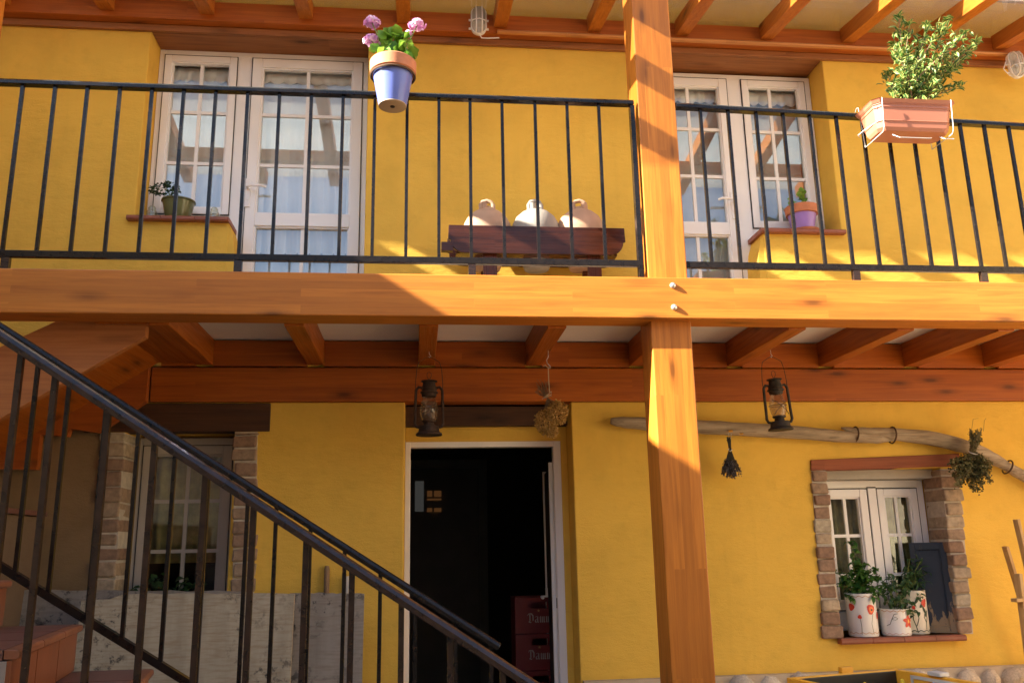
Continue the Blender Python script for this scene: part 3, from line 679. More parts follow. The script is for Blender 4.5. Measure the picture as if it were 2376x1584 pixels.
B('landing', plaster('landing_render', (.16, .11, .07), .15, .4), st, -3.22, -2.12, YN, 1.09, .003, 1.72)  # solid body under the landing, added to block low light from the left
B('landing_floor', TREAD, st, -3.22, -2.09, YN-.02, 1.09, 1.724, 1.75)
def stair_rail(label, Y, a, b, balx, low, r, bw, mat):
    """a,b ends of the handrail; low = (point, point) of the lower bar"""
    t = thing('stair_railing', label, 'railing', (b.x, Y, 0), 'stair railings')
    d = (b-a)
    m = MB(); s_ = d.normalized(); up = Vector((0, 1, 0)).cross(s_)*-1
    if up.z < 0: up = -up
    sec = [(-r, -r*.75), (r, -r*.75), (r, 0), (r*.7, r*.5), (r*.25, r*.72), (-r*.25, r*.72), (-r*.7, r*.5), (-r, 0)]
    m.prism([a+Vector((0, q, 0))+up*w_ for q, w_ in sec], d); m.build('handrail', mat, t, bevel=.002)
    m = MB(); m.bar(low[0], low[1], .028, .032, (0, 1, 0)); m.build('lower_bar', mat, t)
    for x in balx:
        zt = a.z+(b.z-a.z)*(x-a.x)/(b.x-a.x); zl = low[0].z+(low[1].z-low[0].z)*(x-low[0].x)/(low[1].x-low[0].x)
        B('baluster', mat, t, x-bw/2, x+bw/2, Y-bw/2, Y+bw/2, zl, zt-.012)
    return t
def ext(a, b, t0, t1): return a+(b-a)*t0, a+(b-a)*t1
a, b = atY(0, 777, YN), atY(1262, 1605, YN); a, b = ext(a, b, -.35, 1.25)
lowd = Vector((0, 0, -1.16)); balx = [atY(u, v, YN).x for u, v in ((22, 1000), (88, 1200), (215, 1300), (330, 1350), (458, 1350), (575, 1400), (702, 1450), (813, 1450), (930, 1500), (1045, 1550), (1168, 1580))]
balx = [balx[0]-.155]+balx
stair_rail('thick brown handrail with square bars on the near side of the steps', YN+.02, a, b, balx, (a+lowd, b+lowd), .021, .0165, BROWNM)
a, b = atY(182, 873, YF+.03), atY(1158, 1499, YF+.03); a, b = ext(a, b, -.30, 1.0)
l0, l1 = atY(0, 1312, YF+.03), atY(440, 1584, YF+.03); l0, l1 = ext(l0, l1, -.4, 2.6)
balx = [atY(u, v, YF+.03).x for u, v in ((55, 1150), (140, 1100), (228, 1150), (306, 1200), (389, 1300), (472, 1300), (571, 1250), (632, 1400), (715, 1400), (797, 1400), (880, 1500), (963, 1500), (1057, 1550), (1140, 1550))]
stair_rail('thinner dark handrail on the wall side of the steps', YF+.03, a, b, balx, (l0, l1), .020, .015, BLACK)

# ------------------------------------------------------------------ wooden upper flight, seen from below
wf = thing('wooden_stair_flight', 'wooden stair flight rising to the balcony behind the stair railing', 'stairs', (-1.9, .6, 1.6))
W_SL = wood('wood_stringer', 'X', (.50, .19, .055), (.34, .11, .03), lam=.5, lamk=.2)
def P(x, y, Y): return atY(x, y, Y)
e0, e1 = P(338, 781, .23), P(5, 968, .23); dx = e1-e0; e2 = e0+dx*1.7
t1 = P(23, 812, .23); t0 = P(134, 748, .23); t2 = t1+(t1-t0)*4.2
poly = [e0, e2, Vector((e2.x, .23, e2.z+.42)), Vector((t0.x+.18, .23, 2.745)), Vector((e0.x, .23, 2.745))]
MB().prism(poly, (0, .045, 0)).build('stringer', W_SL, wf, bevel=.003)
rp = [P(340, 862, 1.12), P(340, 931, 1.12), P(300, 915, 1.12), P(215, 1003, 1.12)]
zg = [P(340, 800, 1.12), P(340, 931, 1.12), P(215, 1003, 1.12), P(153, 988, 1.12), P(90, 1010, 1.12), P(86, 1087, 1.12), P(0, 1078, 1.12), P(-40, 1090, 1.12), P(-40, 900, 1.12)]
rs = [Vector((-1.607, 1.10, 2.64)), Vector((-1.607, 1.10, 2.386)), Vector((-1.86, 1.10, 2.20)), Vector((-2.02, 1.10, 2.225)), Vector((-2.03, 1.10, 2.18)), Vector((-2.18, 1.10, 2.19)), Vector((-2.18, 1.10, 1.99)), Vector((-2.6, 1.10, 2.0)), Vector((-2.6, 1.10, 2.64))]
MB().prism(rs, (0, .05, 0)).build('stringer', wood('wood_stringer_rear', 'X', (.46, .12, .018), (.30, .07, .010), lam=.5, lamk=.2), wf)
n_ = (e2-e0); up_ = Vector((0, 0, .17))
MB().hexa([e0+up_+Vector((0, .046, 0)), Vector((e0.x, 1.098, e0.z+.17)), Vector((e2.x, 1.098, e2.z+.17)), e2+up_+Vector((0, .046, 0)), e0+up_+Vector((0, .046, .03)), Vector((e0.x, 1.098, e0.z+.20)), Vector((e2.x, 1.098, e2.z+.20)), e2+up_+Vector((0, .046, .03))]).build('soffit_board', W_Y, wf)
B('landing_board', W_Y, wf, -1.605, -1.352, .20, 1.13, 2.625, 2.66)

# ------------------------------------------------------------------ weathered slabs leaning in front of the wall
def weathered(name, base, stain):
    m, nt, b = newmat(name); v = coords(nt); vs = coords(nt, (5, 5, .7))
    n1 = noise(nt, vs, 1.8, 5, .6); n2 = noise(nt, v, 22, 6, .7); n3 = noise(nt, v, 3, 3)
    vf = coords(nt, (1, 1, 9)); n4 = noise(nt, vf, 9, 4)
    c = ramp(nt, n1, [(.3, tuple(x*.72 for x in base)), (.6, base)])
    c = mixc(nt, mval(nt, 'MULTIPLY', ramp_f(nt, n4, .45, .7), .6), c, stain)
    c = mixc(nt, mval(nt, 'MULTIPLY', ramp_f(nt, n2, .52, .62), ramp_f(nt, n3, .46, .6)), c, (.03, .028, .025))
    L(nt, c, b.inputs['Base Color']); b.inputs['Roughness'].default_value = .8; bump(nt, b, n2, .3, .004); return m
WTH = weathered('weathered_slab', (.47, .40, .28), (.28, .19, .10)); WTG = weathered('weathered_board_grey', (.31, .27, .22), (.20, .15, .11))
def slab(label, pts, Y, th, mat, lean=.12):
    """pts: left-top and right-top pixels"""
    p0, p1 = atY(*pts[0], Y), atY(*pts[1], Y); n = 16; m = MB(); r_ = random.Random(int(pts[0][0])); top = []
    for i in range(n+1):
        q = p0.lerp(p1, i/n); top.append(Vector((q.x, q.y, q.z+r_.uniform(-.004, .004)-(pts[2] if len(pts) > 2 and i < 3 else 0))))
    yb = Y-lean-th
    poly = [Vector((p1.x, Y-lean, .01)), Vector((p0.x, Y-lean, .01))]+top
    b = [q+Vector((0, th, 0)) for q in poly]; k = len(poly)
    m.add(poly+b, [tuple(range(k)), tuple(range(2*k-1, k-1, -1))]+[(i, i+k, (i+1) % k+k, (i+1) % k) for i in range(k)])
    o = m.build('weathered_slab', mat, None); return tag(o, label, 'slab', 'slabs leaning by the stairs')
slab('long pale slab with dark mould spots leaning behind the steps', [(190, 1378), (683, 1376), .03], .80, .03, WTH)
slab('grey cracked board leaning right of the pale slab, before the yellow wall', [(672, 1374), (845, 1377)], .92, .025, WTG)
slab('dark edged slab behind the pale slab near the stair foot', [(20, 1369), (560, 1371)], .97, .03, WTG)
def stick(label, p, Y, hgt, mat):
    q = atY(*p, Y); m = MB(); m.tube([(q.x+.02, Y-.1, .01), (q.x, Y, q.z-.02), (q.x-.001, Y+.001, q.z)], [.016, .016, .011], 10); return tag(m.build('broom_handle', mat, None, smooth=True), label, 'handle')
stick('grey wooden handle leaning on the yellow wall behind the grey board', (759, 1312), D-.02, 1, simple('old_handle', (.24, .15, .08), .8))
stick('short pale handle leaning on the wall behind the stair railing', (806, 1336), D-.02, 1, simple('pale_handle', (.46, .44, .40), .7))
# ------------------------------------------------------------------ curtains
def curtain(label, x0, x1, z0, z1, Y, amp, waves, mat, scal=0, nsc=6, group=None, nx=90):
    m = MB(); nz = 2
    for i in range(nx+1):
        t = i/nx; x = x0+(x1-x0)*t; y = Y+amp*math.sin(t*waves*2*math.pi)+amp*.5*math.sin(t*waves*4.7+1)
        zb = z0-scal*abs(math.sin(t*nsc*math.pi))
        m.v += [(x, y, z1), (x, y+.0015, zb)]
    for i in range(nx): m.f.append((2*i, 2*i+1, 2*i+3, 2*i+2))
    o = m.build('curtain', mat, None, smooth='all'); sd = o.modifiers.new('thick', 'SOLIDIFY'); sd.thickness = .0015
    return tag(o, label, 'curtain', group)
CURTS = simple('curtain_sheer_grey', (.50, .50, .48), .9, 0, .12, 5)
curtain('white curtain with scalloped hem inside the left balcony door', -1.14, -.42, 3.46, 4.80, DW+.085, .003, 4, CURT, .035, 9)
curtain('white curtain valance at the top of the left balcony door', -1.14, -.42, 4.72, 4.81, DW+.075, .003, 7, CURT, .02, 8)
curtain('pale grey sheet standing in for floor reflection low in the left balcony door', -1.14, -.42, 2.88, 3.50, DW+.14, .010, 4, CURTS)  # grey floor reflection below the hem, put in as a sheet
curtain('white curtain inside the narrow upper left window', -1.74, -1.27, 3.62, 4.79, DW+.085, .003, 3, CURT, .02, 6)
curtain('white curtain valance at the top of the narrow upper left window', -1.74, -1.27, 4.71, 4.80, DW+.075, .003, 6, CURT, .02, 6)
curtain('greyish curtain inside the upper right balcony door', 1.68, 2.235, 2.88, 4.79, DW+.10, .004, 4, CURTS)
curtain('white curtain valance at the top of the upper right balcony door', 1.68, 2.235, 4.69, 4.79, DW+.075, .003, 7, CURT, .02, 8)
curtain('greyish curtain inside the upper right side window', 2.36, 2.80, 3.62, 4.78, DW+.10, .004, 3, CURTS)
curtain('white curtain valance at the top of the upper right side window', 2.36, 2.80, 4.69, 4.79, DW+.075, .003, 5, CURT, .02, 6)
curtain('ochre gathered curtain in the left leaf of the brick framed window', 2.66, 2.965, 1.10, 1.80, DR+.13, .012, 6, CURTD, 0)
curtain('ochre gathered curtain in the right leaf of the brick framed window', 3.045, 3.315, 1.10, 1.80, DR+.13, .012, 5, CURTD, 0)
curtain('ochre striped curtain in the shaded window behind the stairs', -1.66, -1.17, 1.45, 2.12, DR+.13, .012, 6, CURTD, 0)

# ------------------------------------------------------------------ plants
def rvec(): 
    while 1:
        v = Vector((rnd.uniform(-1, 1), rnd.uniform(-1, 1), rnd.uniform(-1, 1)))
        if .05 < v.length < 1: return v.normalized()
def roundleaf(m, c, nrm, r, n=9):
    c = Vector(c); nrm = Vector(nrm).normalized(); u = nrm.orthogonal().normalized(); v = nrm.cross(u); base = len(m.v)
    m.v.append(tuple(c-nrm*r*.12))
    for ring, rr in ((0, .55), (1, 1.0)):
        for k in range(n):
            t = 2*math.pi*k/n; q = rr*(1+(.12 if k % 2 else -.05)*(ring)); lift = nrm*r*(.16*math.sin(k*1.7) if ring else .04)
            m.v.append(tuple(c+(u*math.cos(t)+v*math.sin(t))*r*q+lift))
    for k in range(n):
        m.f.append((base, base+1+k, base+1+(k+1) % n)); m.f.append((base+1+k, base+1+n+k, base+1+n+(k+1) % n, base+1+(k+1) % n))

# blue pot with geranium hung on the railing
pc = Vector((-.143, -.085, 3.712))
pot = thing('geranium_pot', 'blue glazed pot with terracotta rim and pink geranium hung on the railing', 'flower pot', pc)
BLUE = simple('glaze_blue', (.13, .17, .47), .22, 0, .08, 5, .03, 40)
MB().lathe([(.0, .0), (.070, .0), (.072, .006), (.103, .175), (.101, .178), (.09, .17)], pc, 40, cap=False).build('pot_body', BLUE, pot, smooth=True)
MB().lathe([(.096, .172), (.113, .176), (.119, .182), (.121, .240), (.116, .246), (.106, .244), (.10, .20)], pc, 40, cap=False).build('pot_rim', CERA, pot, smooth=True)
MB().lathe([(0, -.001), (.012, -.002), (.064, -.004), (.071, -.001), (.071, .004)], pc, 40, cap=False).build('pot_base', simple('glaze_worn', (.36, .27, .17), .6), pot, smooth=True)
MB().lathe([(0, -.0045), (.012, -.0045), (.012, -.002)], pc, 12, cap=False).build('drain_hole', SOIL, pot)
MB().lathe([(0, .215), (.10, .215)], pc, 20, cap=False).build('soil', SOIL, pot)
MB().tube(cyc(pc+Vector((0, 0, .168)), .113, 28), .006, 6, closed=True).build('hanging_ring', IRON, pot, smooth=True)
m = MB()
for s in (-.06, .06): m.tube([pc+Vector((s, .10, .168)), pc+Vector((s, .145, .172)), pc+Vector((s, .165, .19)), pc+Vector((s, .19, .185)), pc+Vector((s, .192, .13))], .004, 6)
m.build('hanging_hook', IRON, pot, smooth=True)
top = pc+Vector((0, 0, .215)); m = MB()
heads = [((863, 53), .040), ((862, 96), .042), ((968, 60), .040), ((948, 78), .014)]
for (u, v_), r in heads:
    h = atY(u, v_, -.09); s0 = top+Vector((rnd.uniform(-.04, .04), rnd.uniform(-.03, .03), 0)); md = s0.lerp(h, .5)+Vector((0, .01, .02))
    m.tube([s0, md, h], [.0045, .004, .003], 6)
for k in range(7):
    a_ = top+Vector((rnd.uniform(-.05, .05), rnd.uniform(-.05, .05), 0)); m.tube([a_, a_+Vector((rnd.uniform(-.04, .04), rnd.uniform(-.04, .02), rnd.uniform(.05, .11)))], .003, 5)
m.build('stem', STEM, pot, smooth=True)
m = MB()
for k in range(120):
    a_ = rnd.uniform(0, 6.28); rr = rnd.uniform(.02, .115); c = top+Vector((rr*math.cos(a_)+.008, rr*math.sin(a_)*.8, rnd.uniform(.02, .20)*(1.15-rr*4.5)+.025))
    roundleaf(m, c, rvec()+Vector((.2*math.cos(a_), -.45, .75)), rnd.uniform(.016, .030))
m.build('leaves', LEAF_G, pot, smooth='all')
for (u, v_), r in heads:
    h = atY(u, v_, -.09); m = MB()
    for k in range(70 if r > .02 else 14):
        d = rvec(); d.z = abs(d.z)*.9-.25; d.normalize(); c = h+Vector((d.x*r*rnd.uniform(.7, 1.15), d.y*r*rnd.uniform(.7, 1.15), d.z*r*.6)); roundleaf(m, c, d+rvec()*.5, rnd.uniform(.010, .015), 6)
    m.build('flower_head', PINK, pot, smooth='all')

# planter box in a white wire holder
px0, px1, py0, py1, pz = 2.447, 2.862, -.150, .015, 3.642
pl = thing('planter_box', 'long terracotta plastic planter with a variegated shrub in a wire holder', 'planter', ((px0+px1)/2, (py0+py1)/2, pz))
PLAS = simple('plastic_terracotta', (.40, .145, .085), .42, 0, .05, 3)
def ring(z, e): return [(px0-e, py0-e, z), (px1+e, py0-e, z), (px1+e, py1+e, z), (px0-e, py1+e, z)]
def chamf(z, e, c=.03):
    x0, x1, y0, y1 = px0-e, px1+e, py0-e, py1+e
    return [(x0+c, y0, z), (x1-c, y0, z), (x1, y0+c, z), (x1, y1-c, z), (x1-c, y1, z), (x0+c, y1, z), (x0, y1-c, z), (x0, y0+c, z)]
prof = [(z*.97, e) for z, e in [(0, -.012), (.018, -.002), (.050, .003), (.052, .007), (.056, .007), (.058, .004), (.128, .013), (.130, .017), (.136, .017), (.138, .014), (.146, .015), (.148, .019), (.152, .019), (.153, .022), (.168, .030), (.172, .034), (.172, .022), (.150, .012)]]
m = MB()
for z, e in prof: m.v += chamf(pz+z, e)
for i in range(len(prof)-1):
    for k in range(8): m.f.append((i*8+k, i*8+(k+1) % 8, (i+1)*8+(k+1) % 8, (i+1)*8+k))
m.f.append(tuple(range(7, -1, -1))); m.build('box', PLAS, pl)
B('soil', SOIL, pl, px0, px1, py0, py1, pz+.12, pz+.145)
m = MB(); wr = .0025
for x in (px0+.010, px1-.012):
    m.tube([(x, .085, pz+.225), (x, .07, pz+.240), (x, .052, pz+.235), (x, py1+.03, pz+.168), (x, py1+.012, pz-.02), (x, py0-.012, pz-.02), (x, py0-.026, pz), (x, py0-.040, pz+.165)], wr, 6)
m.tube([(px0-.022, py0-.03, pz+.03), (px0-.055, py0+.05, pz+.02), (px0-.06, py1-.05, pz+.02), (px0-.022, py1, pz+.03)], wr, 6)
m.tube([(px0+.08, py0+.02, pz-.02), (px0+.10, py0-.01, pz-.05), (px1-.14, py0-.01, pz-.05), (px1-.10, py0+.04, pz-.02)], wr, 6)
m.tube([(px1-.06, py0+.03, pz-.02), (px1-.05, py0, pz-.045), (px1+.0, py0, pz-.045), (px1+.02, py0+.04, pz-.02)], wr, 6)
m.build('wire_holder', WHITEW, pl, smooth=True)
m = MB(); lf = MB(); lf.uv = []
base = Vector((2.655, -.07, pz+.14)); tips = []
tgt = [(2085, 42), (2150, 62), (2200, 48), (2240, 80), (2265, 100), (2215, 100), (2165, 95), (2100, 90), (2085, 130), (2130, 130), (2180, 140), (2245, 130), (2225, 200), (2060, 175), (2090, 190), (2140, 175), (2200, 160), (2110, 60), (2230, 120), (2170, 200), (2120, 215), (2075, 110), (2255, 112), (2190, 75), (2135, 100)]
for (u, v_) in tgt:
    t = atY(u, v_, -.1+rnd.uniform(-.13, .13)); s0 = base+Vector((rnd.uniform(-.07, .07), rnd.uniform(-.05, .05), 0)); md = s0.lerp(t, .45)+Vector((rnd.uniform(-.02, .02), rnd.uniform(-.02, .02), .03))
    pts = [s0, s0.lerp(md, .5), md, md.lerp(t, .55), t]; m.tube(pts, [.005, .0045, .004, .003, .0018], 5)
    for k in range(62):
        f = rnd.uniform(.22, 1); i = min(3, int(f*4)); q = pts[i].lerp(pts[i+1], f*4-i)+rvec()*rnd.uniform(.004, .05)
        d = (rvec()+Vector((0, -.1, .35))+(t-s0).normalized()*.4).normalized(); lf.leaf(q, d, rvec()+Vector((0, -.3, .8)), rnd.uniform(.032, .056), rnd.uniform(.015, .022), rnd.uniform(.1, .6))
    for k in range(9):
        a_ = k*2.4; d = Vector((math.cos(a_)*.8, math.sin(a_)*.8, rnd.uniform(.1, .8))); lf.leaf(t, d, Vector((0, 0, 1)), rnd.uniform(.032, .05), .018, .5)
m.build('stem', STEMB, pl, smooth=True); lf.build('leaves', LEAF_V, pl, fixn=False)

# ------------------------------------------------------------------ jug rack and jugs
RY = .82
rk = thing('jug_rack', 'dark varnished wooden jug bench with scrolled ends standing on the balcony', 'rack', (.72, RY+.12, ZB1))
def scroll(Y):
    x0, x1, z1, z0 = .175, 1.268, 3.425, 3.245
    pts = [(x0, z1), (x0-.004, z1-.09)]
    for k in range(7):
        t = math.pi/2*k/6; pts.append((x0+.10-.09*math.cos(t)+0, z1-.095-.085*math.sin(t) if False else z0+.085-.085*math.sin(t)))
    pts += [(x0+.115, z0)]
    right = [(2*(x0+x1)/2-(p[0]), p[1]) for p in reversed(pts)]
    return [Vector((a_, Y, b_)) for a_, b_ in pts+right]
MB().prism(scroll(RY), (0, .022, 0)).build('front_board', W_RACK, rk, bevel=.003)
MB().prism(scroll(RY+.24), (0, .022, 0)).build('back_board', W_RACK, rk, bevel=.003)
m = MB()
for (x, y) in ((.385, RY+.03), (1.035, RY+.03)):
    B('leg', W_RACKZ, rk, x, x+.085, y, y+.035, ZB1-.004, 3.30, bevel=.003); B('leg', W_RACKZ, rk, x, x+.085, y+.17, y+.205, ZB1-.004, 3.30, bevel=.003)
B('end_rail', W_RACK, rk, .13, .20, RY-.01, RY+.03, 3.255, 3.31); B('shelf', W_RACK, rk, .22, 1.22, RY+.024, RY+.236, 3.25, 3.262)
CLAY = [simple('clay_pink', (.50, .33, .23), .8, 0, .1, 10, .15, 40), simple('clay_grey', (.36, .33, .30), .75, 0, .12, 8, .15, 40), simple('clay_rose', (.50, .31, .21), .8, 0, .12, 10, .15, 40)]
jl = ['pale pink clay water jug at the left of the bench', 'grey clay water jug in the middle of the bench', 'rose clay water jug at the right of the bench']
for i, (x, tp) in enumerate(((.425, 3.57), (.735, 3.585), (1.025, 3.60))):
    c = Vector((x, RY+.18, 3.0)); j = thing('clay_jug', jl[i], 'jug', c, 'clay jugs on the bench'); s_ = tp-3.43
    pr = [(0, 0), (.072, 0), (.076, .012), (.105, .08), (.132, .15), (.146, .22), (.147, .26), (.138, .305), (.118, .345), (.085, .378), (.05, .397), (.034, .402), (.030, .42)]
    MB().lathe([(r*1.06, z+.195+.006*i) for r, z in pr], c, 32, cap=False).build('body', CLAY[i], j, smooth='all')
    t = c+Vector((0, 0, .582+.008*i))
    MB().tube([t+Vector((-.034, 0, -.01)), t+Vector((-.040, 0, .05)), t+Vector((-.028, 0, .070)), t+Vector((0, 0, .078)), t+Vector((.028, 0, .070)), t+Vector((.040, 0, .05)), t+Vector((.038, 0, -.02))], [.018, .014, .0135, .0135, .0135, .014, .02], 10).build('handle', CLAY[i], j, smooth=True)
    sp = .05 if i == 2 else -.05
    MB().lathe([(.016, 0), (.017, .04), (.021, .055), (.013, .056), (.011, .02)], t+Vector((sp*.4, -.05, -.015)), 14, cap=False).build('spout', CLAY[i], j, smooth=True)

# ------------------------------------------------------------------ things on the upper sills
bz = SILLZ+.023
c = Vector((-1.553, 1.27, bz)); bo = thing('green_bowl_planter', 'green glazed bowl with a trailing plant on the upper left sill', 'planter', c)
GREEN = simple('glaze_green', (.12, .13, .05), .15, 0, .25, 10)
MB().lathe([(0, 0), (.062, 0), (.075, .02), (.092, .10), (.098, .128), (.106, .134), (.106, .141), (.098, .143), (.090, .13), (.06, .12)], c, 36, cap=False).build('bowl', GREEN, bo, smooth=True)
MB().lathe([(0, .125), (.088, .125)], c, 20, cap=False).build('soil', SOIL, bo)
m = MB(); m.uv = []; cc = atY(382, 440, 1.24)
for k in range(150):
    d = rvec(); q = cc+Vector((d.x*.085, d.y*.05, d.z*.04+.0)); m.leaf(q, rvec(), rvec()+Vector((0, 0, 1)), rnd.uniform(.018, .03), .016, .4)
m.build('leaves', LEAF_D, bo, fixn=False)
MB().tube([c+Vector((-.04, 0, .125)), cc+Vector((.02, .01, .0)), cc], .004, 5).build('stem', STEM, bo)
CLEAR = glass('insulator_glass', (.80, .86, .80), 3.0, .16)
for u, lab in ((352, 'clear glass insulator left of the green bowl'), (497, 'clear glass insulator right of the green bowl')):
    q = atY(u, 498, 1.24); c = Vector((q.x, 1.24, bz)); o = thing('glass_insulator', lab, 'insulator', c, 'glass insulators on the sill')
    MB().lathe([(0, 0), (.035, 0), (.040, .012), (.036, .03), (.030, .034), (.034, .048), (.028, .062), (.022, .066), (.024, .078), (.016, .092), (0, .094)], c, 24, cap=False).build('body', CLEAR, o, smooth=True)
    MB().lathe([(0, .0), (.018, .002), (.016, .05), (0, .052)], c, 16, cap=False).build('core', glass('insulator_core', (.7, .75, .7), 2, .1), o, smooth=True)
q = atY(1862, 530, 1.28); c = Vector((q.x+.0, 1.27, bz)); pp = thing('violet_pot', 'violet flower pot with terracotta rim on a saucer, upper right sill', 'flower pot', c)
MB().lathe([(0, 0), (.085, 0), (.10, .006), (.108, .022), (.10, .022), (.09, .012)], c, 32, cap=False).build('saucer', CERA, pp, smooth=True)
MB().lathe([(0, .012), (.070, .012), (.096, .142), (.085, .145)], c, 32, cap=False).build('pot_body', simple('glaze_violet', (.34, .20, .55), .35, 0, .06, 6), pp, smooth=True)
MB().lathe([(.090, .138), (.108, .142), (.114, .198), (.106, .202), (.096, .196), (.09, .16)], c, 32, cap=False).build('pot_rim', CERA, pp, smooth=True)
MB().lathe([(0, .18), (.095, .18)], c, 20, cap=False).build('soil', SOIL, pp)
m = MB(); s_ = MB()
for (dx, dz, n) in ((-.08, .22, 7), (.0, .25, 9), (.01, .30, 6)):
    s_.tube([c+Vector((dx*.2, 0, .18)), c+Vector((dx, -.03, dz))], .003, 5)
    for k in range(n): roundleaf(m, c+Vector((dx, -.03, dz))+rvec()*.025, rvec()+Vector((0, -.6, .5)), rnd.uniform(.014, .022), 8)
s_.build('stem', STEM, pp); m.build('leaves', LEAF_G, pp, smooth='all')

# ------------------------------------------------------------------ bulkhead lamps
def bulkhead(label, c, rot):
    c = Vector(c); t = thing('bulkhead_lamp', label, 'lamp', c, 'caged lamps under the roof')
    def put(m, name, mat, sm=True):
        R_ = Matrix.Rotation(rot, 4, 'Y'); m.v = [tuple(c+(R_ @ Vector(v))) for v in m.v]; return m.build(name, mat, t, smooth=sm)
    def oval(r, hz, Y, n=24): return [Vector(((r*math.cos(a)), Y, r*math.sin(a)+(hz if math.sin(a) > 0 else -hz))) for a in [2*math.pi*k/n+.001 for k in range(n)]]
    m = MB(); a = oval(.052, .05, 0); b = oval(.052, .05, -.022); m.v = [tuple(p) for p in a+b]; n = 24
    m.f = [tuple(range(n))[::-1], tuple(range(n, 2*n))]+[(i, (i+1) % n, (i+1) % n+n, i+n) for i in range(n)]; put(m, 'backplate', PVC)
    m = MB(); rings = [oval(.046, .05, -.022), oval(.044, .05, -.05), oval(.032, .045, -.068), oval(.012, .03, -.075)]
    for r_ in rings: m.v += [tuple(p) for p in r_]
    for j in range(3): m.f += [(j*n+i, j*n+(i+1) % n, (j+1)*n+(i+1) % n, (j+1)*n+i) for i in range(n)]
    m.f.append(tuple(range(3*n, 4*n))); put(m, 'glass_cover', LAMPG)
    m = MB(); m.tube([Vector(p) for p in oval(.050, .05, -.026)], .006, 6, closed=True)
    for x in (-.02, .02): m.tube([(x, -.02, -.098), (x, -.06, -.085), (x, -.08, -.05), (x, -.082, 0), (x, -.08, .05), (x, -.06, .085), (x, -.02, .098)], .0045, 6)
    m.tube([(-.052, -.02, -.02), (-.045, -.06, -.02), (0, -.08, -.02), (.045, -.06, -.02), (.052, -.02, -.02)], .0045, 6)
    for sx_ in (-1, 1):
        for z in (-.055, .01): m.tube([(sx_*.052, -.008, z), (sx_*.068, -.008, z)], .008, 6)
    put(m, 'cage', PVC)
    m = MB(); m.tube([(0, -.035, -.04), (0, -.035, .04)], .016, 10); put(m, 'bulb', simple('bulb_white', (.8, .8, .8), .4))
    return t
LC = Vector((.392, D-.10, 5.005)); bulkhead('white caged lamp above the clay jugs', LC, 0)
LC2 = Vector((4.305, D-.10, 4.845)); bulkhead('white caged lamp at the far right roof edge', LC2, -.1)
m = MB(); m.tube([LC+Vector((0, -.02, -.10)), LC+Vector((.02, -.012, -.125)), LC+Vector((.06, -.008, -.122)), LC+Vector((.14, -.008, -.115))], .004, 6)
tag(m.build('lamp_cable', PVC, None, smooth=True), 'short white cable from the caged lamp above the jugs', 'cable')
m = MB(); m.tube([LC2+Vector((0, -.02, -.09)), LC2+Vector((-.05, -.012, -.085)), LC2+Vector((-.1, -.02, -.04)), (4.27, D-.11, 4.94)], .004, 6)
tag(m.build('lamp_cable', PVC, None, smooth=True), 'short white cable beside the lamp at the right roof edge', 'cable')

